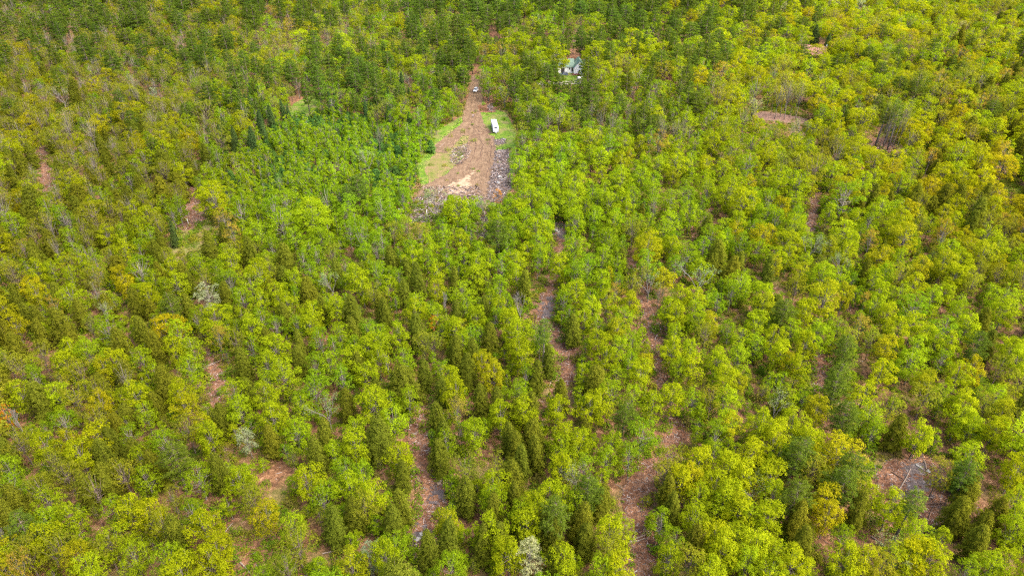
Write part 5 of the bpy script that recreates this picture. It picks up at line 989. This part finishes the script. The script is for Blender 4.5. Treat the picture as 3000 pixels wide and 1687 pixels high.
# ------------------------------------------------------------------ car
def suv(loc, rz, name, label, paint, group=None):
    e = empty(name, loc, rz); mb = MB()
    def ring(x, w, z0, z1, tw):
        return [(x, -w, z0), (x, w, z0), (x, w * 1.0, z0 + (z1 - z0) * .6), (x, tw, z1), (x, -tw, z1), (x, -w * 1.0, z0 + (z1 - z0) * .6)]
    mb.loft([ring(-2.35, .80, .45, .98, .74), ring(-2.25, .90, .32, 1.05, .84), ring(-1.2, .94, .26, 1.08, .88), ring(.9, .94, .26, 1.06, .88), ring(1.9, .92, .28, .98, .82), ring(2.3, .86, .32, .88, .74), ring(2.42, .74, .42, .74, .66)])
    mb.build('body', paint, e, bevel=.04)
    c = MB(); c.loft([[(-2.2, -.80, 1.04), (-2.2, .80, 1.04), (-2.02, .70, 1.58), (-2.02, -.70, 1.58)], [(-1.6, -.84, 1.04), (-1.6, .84, 1.04), (-1.6, .66, 1.66), (-1.6, -.66, 1.66)], [(.05, -.84, 1.04), (.05, .84, 1.04), (-.05, .66, 1.66), (-.05, -.66, 1.66)], [(1.05, -.80, 1.03), (1.05, .80, 1.03), (.42, .62, 1.56), (.42, -.62, 1.56)]])
    cb = c.build('cabin', M_GLASS, e)
    r_ = MB(); r_.loft([[(-2.08, -.70, 1.58), (-2.08, .70, 1.58), (-2.0, .68, 1.64), (-2.0, -.68, 1.64)], [(-1.5, -.70, 1.64), (-1.5, .70, 1.64), (-1.5, .66, 1.71), (-1.5, -.66, 1.71)], [(-.05, -.70, 1.63), (-.05, .70, 1.63), (-.05, .66, 1.70), (-.05, -.66, 1.70)], [(.42, -.64, 1.54), (.42, .64, 1.54), (.36, .62, 1.61), (.36, -.62, 1.61)]])
    rf = r_.build('roof', paint, e, bevel=.02); s_ = MB(); s_.box((-.55, 0, 1.715), (.75, .85, .015)); s_.build('sunroof', M_GLASS, rf)
    for sy in (-1, 1):
        q = MB()
        for x0, x1 in ((-2.18, -2.03), (-1.30, -1.30), (-.28, -.30), (1.02, .44)): q.tube([(x0, sy * .835, 1.05), (x1, sy * .665, 1.63 if x1 < .4 else 1.57)], .035, 4)
        q.build('window_pillar', paint, e); q = MB(); q.box((.72, sy * 1.0, 1.08), (.12, .2, .14)); q.build('mirror', paint, e, bevel=.02)
        q = MB(); q.tube([(-1.6, sy * .62, 1.74), (.1, sy * .62, 1.73)], .02, 4); q.build('roof_rail', M_GREY, e)
        q = MB(); q.box((2.33, sy * .66, .74), (.14, .28, .13)); q.build('headlight', M_GLASS if False else mat('lamp_lens', (.75, .78, .8), .1), e, bevel=.02); q = MB(); q.box((-2.33, sy * .68, .92), (.06, .26, .2)); q.build('tail_light', mat('red_lens', (.35, .02, .015), .3), e)
        for x in (-1.45, 1.45):
            q = MB(); q.tube([(x, sy * .74, .35), (x, sy * .955, .35)], .35, 20); w_ = q.build('wheel', M_BLACK, e); q = MB(); q.tube([(x, sy * .956, .35), (x, sy * .965, .35)], .21, 14); q.build('rim', M_GREY, w_)
    q = MB(); q.box((2.42, 0, .62), (.04, .9, .16)); q.build('grille', M_BLACK, e); q = MB(); q.box((2.40, 0, .38), (.08, 1.3, .12)); q.build('bumper', M_BLACK, e)
    tag(e, label, 'car', group); return e
cx_, cy_ = -18.55, 348.6; suv((cx_, cy_, float(terrain(cx_, cy_)) + .12), math.atan2(-4.3, -.75), 'parked_car', 'white car with dark sunroof stopped on the dirt track', mat('white_paint', (.62, .63, .65), .25, 0, .5))
x_, y_, z_ = at(1651, 222); suv((x_, y_, z_ + .05), R(200), 'parked_car', 'dark blue car half hidden by shrubs before the farmhouse', mat('dark_blue_paint', (.05, .07, .12), .25, 0, .5))

# ------------------------------------------------------------------ people
SKIN = mat('skin', (.50, .30, .22), .6)
def skin_mesh(name, verts, edges, radii, m, parent, root=0, sub=1):
    me = bpy.data.meshes.new(name); me.from_pydata(verts, edges, []); o = link(name, me, parent, [m]); md = o.modifiers.new('skin', 'SKIN'); md.use_smooth_shade = True
    for i, r in enumerate(radii): me.skin_vertices[0].data[i].radius = (r, r) if not hasattr(r, '__len__') else r; me.skin_vertices[0].data[i].use_root = (i == root)
    s = o.modifiers.new('sub', 'SUBSURF'); s.levels = sub; s.render_levels = sub; return o
def person(loc, rz, shirt, pants, hair, label, arm=0.0, stride=.12):
    V, E, Rr = [], [], []
    def v(p, r, par=None):
        V.append(p); Rr.append(r)
        if par is not None: E.append((par, len(V) - 1))
        return len(V) - 1
    pel = v((0, 0, .95), (.15, .10)); ch = v((0, 0, 1.25), (.16, .10), pel); sh = v((0, 0, 1.42), (.13, .08), ch); nk = v((0, .0, 1.50), .055, sh); jaw = v((0, .02, 1.56), (.065, .07), nk); hd = v((0, .015, 1.66), (.078, .09), jaw); v((0, .01, 1.73), .05, hd)
    v((0, .105, 1.63), .012, hd)
    for s in (-1, 1):
        hip = v((s * .10, 0, .88), .09, pel); kn = v((s * .11, s * stride * .4 + .02, .48), .062, hip); an = v((s * .12, s * stride, .08), .042, kn); v((s * .13, s * stride + .17, .03), .035, an)
        sd_ = v((s * .19, 0, 1.40), .055, sh); el = v((s * .25, -.03, 1.12), .042, sd_); wr = v((s * .24, .08 + arm * .12, .88 + arm * .2), .028, el); pm = v((s * .24, .10 + arm * .14, .80 + arm * .2), (.038, .018), wr)
        for k in range(4): f1 = v((s * (.215 + .018 * k), .12 + arm * .15, .755 + arm * .2), .009, pm); v((s * (.215 + .016 * k), .135 + arm * .15, .71 - .006 * (k in (1, 2)) + arm * .2), .007, f1)
        t1 = v((s * .205, .125 + arm * .14, .81 + arm * .2), .010, pm); v((s * .20, .15 + arm * .14, .785 + arm * .2), .008, t1)
    e = empty('person', loc, rz); skin_mesh('body', V, E, Rr, SKIN, e)
    skin_mesh('shirt', [(0, 0, .93), (0, 0, 1.22), (0, 0, 1.42), (-.19, 0, 1.41), (.19, 0, 1.41), (-.25, -.03, 1.12), (.25, -.03, 1.12), (-.24, .06, .92 + arm * .2), (.24, .06, .92 + arm * .2)], [(0, 1), (1, 2), (2, 3), (2, 4), (3, 5), (4, 6), (5, 7), (6, 8)], [(.18, .13), (.185, .125), (.15, .10), .075, .075, .06, .06, .048, .048], shirt, e)
    skin_mesh('trousers', [(0, 0, .95), (-.10, 0, .86), (.10, 0, .86), (-.11, -stride * .4 + .02, .48), (.11, stride * .4 + .02, .48), (-.12, -stride, .10), (.12, stride, .10)], [(0, 1), (0, 2), (1, 3), (2, 4), (3, 5), (4, 6)], [(.17, .12), .115, .115, .085, .085, .07, .07], pants, e)
    skin_mesh('hair', [(0, -.01, 1.66), (0, -.005, 1.745)], [(0, 1)], [(.088, .09), (.06, .065)], hair, e)
    for s in (-1, 1):
        q = MB(); q.box((s * .13, s * stride + .06, .045), (.10, .27, .09)); q.build('shoe', M_BLACK, e, bevel=.02); q = MB(); q.tube([(s * .03, .098, 1.665), (s * .03, .104, 1.665)], .011, 6); q.build('eye', M_BLACK, e)
        q = MB(); q.box((s * .085, .0, 1.64), (.015, .03, .05)); q.build('ear', SKIN, e, bevel=.005)
    tag(e, label, 'person')
x_, y_, z_ = at(1385.5, 345.7); person((x_, y_, z_ + .12), R(165), mat('lilac_cloth', (.62, .56, .62), .9), mat('grey_cloth', (.20, .17, .18), .9), mat('light_hair', (.18, .10, .06), .8), 'person in pale top standing on the dirt track, left of two', .6)
x_, y_, z_ = at(1389.2, 345.2); person((x_, y_, z_ + .12), R(200), mat('dark_cloth', (.035, .03, .045), .9), mat('brown_cloth', (.12, .07, .05), .9), mat('dark_hair', (.03, .02, .015), .8), 'person in dark clothing standing on the dirt track, right of two', .1)

# ------------------------------------------------------------------ houses
def siding(name, col):
    m = bpy.data.materials.new(name); m.use_nodes = True; nt = m.node_tree; p = nt.nodes['Principled BSDF']; g = nt.nodes.new('ShaderNodeNewGeometry'); w = nt.nodes.new('ShaderNodeTexWave'); w.bands_direction = 'Z'; w.wave_profile = 'SAW'; w.inputs['Scale'].default_value = 2.2
    nt.links.new(g.outputs['Position'], w.inputs[0]); b = nt.nodes.new('ShaderNodeBump'); b.inputs['Strength'].default_value = .5; b.inputs['Distance'].default_value = .02; nt.links.new(w.outputs['Fac'], b.inputs['Height']); nt.links.new(b.outputs[0], p.inputs['Normal'])
    nt.links.new(ramp(nt, noise(nt, .8, 4, g.outputs['Position']), [(.3, tuple(c * .9 for c in col)), (.7, col)]), p.inputs['Base Color']); p.inputs['Roughness'].default_value = .6; return m
M_SIDE = siding('white_clapboard', (.82, .82, .84)); M_GROOF = ribbed('green_roof', (.055, .105, .068), (.075, .135, .09)); M_TRIM = mat('white_trim', (.7, .7, .7), .5); M_DECK = bark('red_deck', (.12, .045, .03), (.20, .08, .055)); M_DOOR = mat('dark_door', (.05, .045, .045), .5)
def gable(mb_w, mb_r, x0, x1, y0, y1, ze, zr, along, ov=.35, th=.14):
    """walls and a two-sided roof; ridge along 'x' or 'y'"""
    if along == 'x':
        ym = (y0 + y1) / 2
        mb_w.add([(x0, y0, 0), (x1, y0, 0), (x1, y1, 0), (x0, y1, 0), (x0, y0, ze), (x1, y0, ze), (x1, y1, ze), (x0, y1, ze), (x0, ym, zr), (x1, ym, zr)], [(0, 1, 5, 4), (2, 3, 7, 6), (1, 2, 6, 9, 5), (3, 0, 4, 8, 7)])
        sl_ = (zr - ze) / (ym - y0)
        for s, ye in ((-1, y0 - ov), (1, y1 + ov)):
            zz = ze - sl_ * ov + .02; a = [(x0 - ov, ye, zz), (x1 + ov, ye, zz), (x1 + ov, ym, zr + .02), (x0 - ov, ym, zr + .02)]; mb_r.add(a + [(p[0], p[1], p[2] + th) for p in a], [(0, 3, 2, 1), (4, 5, 6, 7), (0, 1, 5, 4), (1, 2, 6, 5), (3, 0, 4, 7)])
    else:
        xm = (x0 + x1) / 2
        mb_w.add([(x0, y0, 0), (x1, y0, 0), (x1, y1, 0), (x0, y1, 0), (x0, y0, ze), (x1, y0, ze), (x1, y1, ze), (x0, y1, ze), (xm, y0, zr), (xm, y1, zr)], [(0, 1, 5, 8, 4), (2, 3, 7, 9, 6), (1, 2, 6, 5), (3, 0, 4, 7)])
        sl_ = (zr - ze) / (xm - x0)
        for s, xe in ((-1, x0 - ov), (1, x1 + ov)):
            zz = ze - sl_ * ov + .02; a = [(xe, y0 - ov, zz), (xe, y1, zz), (xm, y1, zr + .02), (xm, y0 - ov, zr + .02)]; mb_r.add(a + [(p[0], p[1], p[2] + th) for p in a], [(0, 3, 2, 1), (4, 5, 6, 7), (0, 1, 5, 4), (3, 0, 4, 7), (2, 3, 7, 6)])
def opening(par, kind, x, y, z, w, h, m=None):
    mb = MB(); mb.box((x, y - .03, z), (w, .06, h)); f = mb.build(kind, M_TRIM, par); g = MB(); g.box((x, y - .066, z), (w - .18, .012, h - .18)); g.build('pane' if kind == 'window' else 'door_leaf', m or M_GLASS, f); return f
hz = float(terrain(36, 388)) - .2
H = empty('farmhouse', (0, 0, hz)); w = MB(); r_ = MB(); gable(w, r_, 24.6, 34.4, 387.6, 396.4, 3.7, 6.9, 'x'); gable(w, r_, 34.42, 40.4, 384.6, 396.0, 4.0, 7.3, 'y'); gable(w, r_, 40.42, 47, 388, 396, 3.4, 6.4, 'x')
w.build('wall', M_SIDE, H); r_.build('roof', M_GROOF, H)
opening(H, 'window', 37.4, 384.6, 4.4, .9, 1.3); opening(H, 'door', 37.3, 384.6, 1.45, 1.2, 2.3, M_DOOR); opening(H, 'window', 32.2, 387.6, 2.6, .95, 1.2); opening(H, 'door', 33.6, 387.6, 2.05, 1.1, 2.4, M_DOOR)
opening(H, 'window', 42.3, 388, 2.2, 1.0, 1.2); opening(H, 'window', 44.9, 388, 2.2, 1.0, 1.2)
mb = MB(); mb.box((28.4, 387.59, 1.5), (2.0, .10, 2.7)); mb.build('garage_opening', M_DOOR, H)
mb = MB(); mb.box((31, 391.9, 7.3), (.7, .7, 1.2)); mb.build('chimney', M_DECK, H)
mb = MB(); mb.box((36.4, 383.2, .55), (6.2, 2.7, .12))
for x in np.arange(33.5, 39.6, .75): mb.box((float(x), 381.9, 1.05), (.08, .08, 1.0))
mb.box((36.4, 381.9, 1.6), (6.3, .1, .08)); mb.build('deck', M_DECK, H)
tag(H, 'white farmhouse with green metal roof and front-facing gable among maples', 'house')
x_, y_, z_ = at(1704, 221); mb = MB(); mb.tube([(-1.5, 0, .75), (-1.3, 0, .75), (-1.1, 0, .75), (1.1, 0, .75), (1.3, 0, .75), (1.5, 0, .75)], [.2, .48, .55, .55, .48, .2], 14)
T = empty('gas_tank', (x_, y_, z_)); mb.build('tank', M_WHITE, T, smooth=True); mb = MB(); [mb.box((s * .8, 0, .12), (.25, .8, .24)) for s in (-1, 1)]; mb.build('foot', M_GREY, T); mb = MB(); mb.tube([(0, 0, 1.28), (0, 0, 1.42)], .16, 10); mb.build('cap', M_WHITE, T)
tag(T, 'low rounded white tank beside the farmhouse deck', 'tank')
x_, y_, z_ = at(1700, 237); S = empty('garden_shed', (x_, y_, z_), R(25)); w = MB(); r_ = MB(); gable(w, r_, -1.6, 1.6, -1.2, 1.2, 1.6, 2.4, 'x', .2, .06); w.build('wall', siding('grey_boards', (.42, .40, .38)), S); r_.build('roof', ribbed('pale_tin', (.50, .48, .47), (.66, .64, .62), 3), S)
mb = MB(); mb.box((0, -1.22, .85), (.9, .05, 1.5)); mb.build('door', M_DOOR, S); tag(S, 'small shed with pale tin roof in front of the farmhouse', 'shed')
B = empty('red_roofed_house', (178, 415.5, float(terrain(178, 415)) - .2), R(-23)); w = MB(); r_ = MB(); gable(w, r_, -6.5, 6.5, -5.5, 5.5, 4.0, 8.2, 'x', .5); w.build('wall', siding('tan_boards', (.16, .11, .08)), B); r_.build('roof', ribbed('red_brown_roof', (.19, .065, .045), (.26, .10, .07)), B)
mb = MB(); mb.box((6.3, 0, 8.55), (.55, .55, 1.0)); mb.build('chimney', M_TRIM, B)
for x in (-4, -1, 2.5): opening(B, 'window', x, -5.5, 2.2, 1.1, 1.3)
opening(B, 'door', 4.8, -5.5, 1.2, 1.0, 2.2, M_DOOR)
tag(B, 'house with reddish-brown metal roof mostly hidden behind yellow maples', 'house')
x_, y_, z_ = at(4 / 1 + 548, 656); mb = MB(); mb.tube([(0, 0, 0), (0, 0, 1.6)], .06, 6); mb.box((0, 0, 1.5), (.35, .06, .35)); P_ = mb.build('marker_post', M_TRIM); P_.location = (x_, y_, z_); tag(P_, 'slim white marker post on the bare patch beside the thicket', 'post')
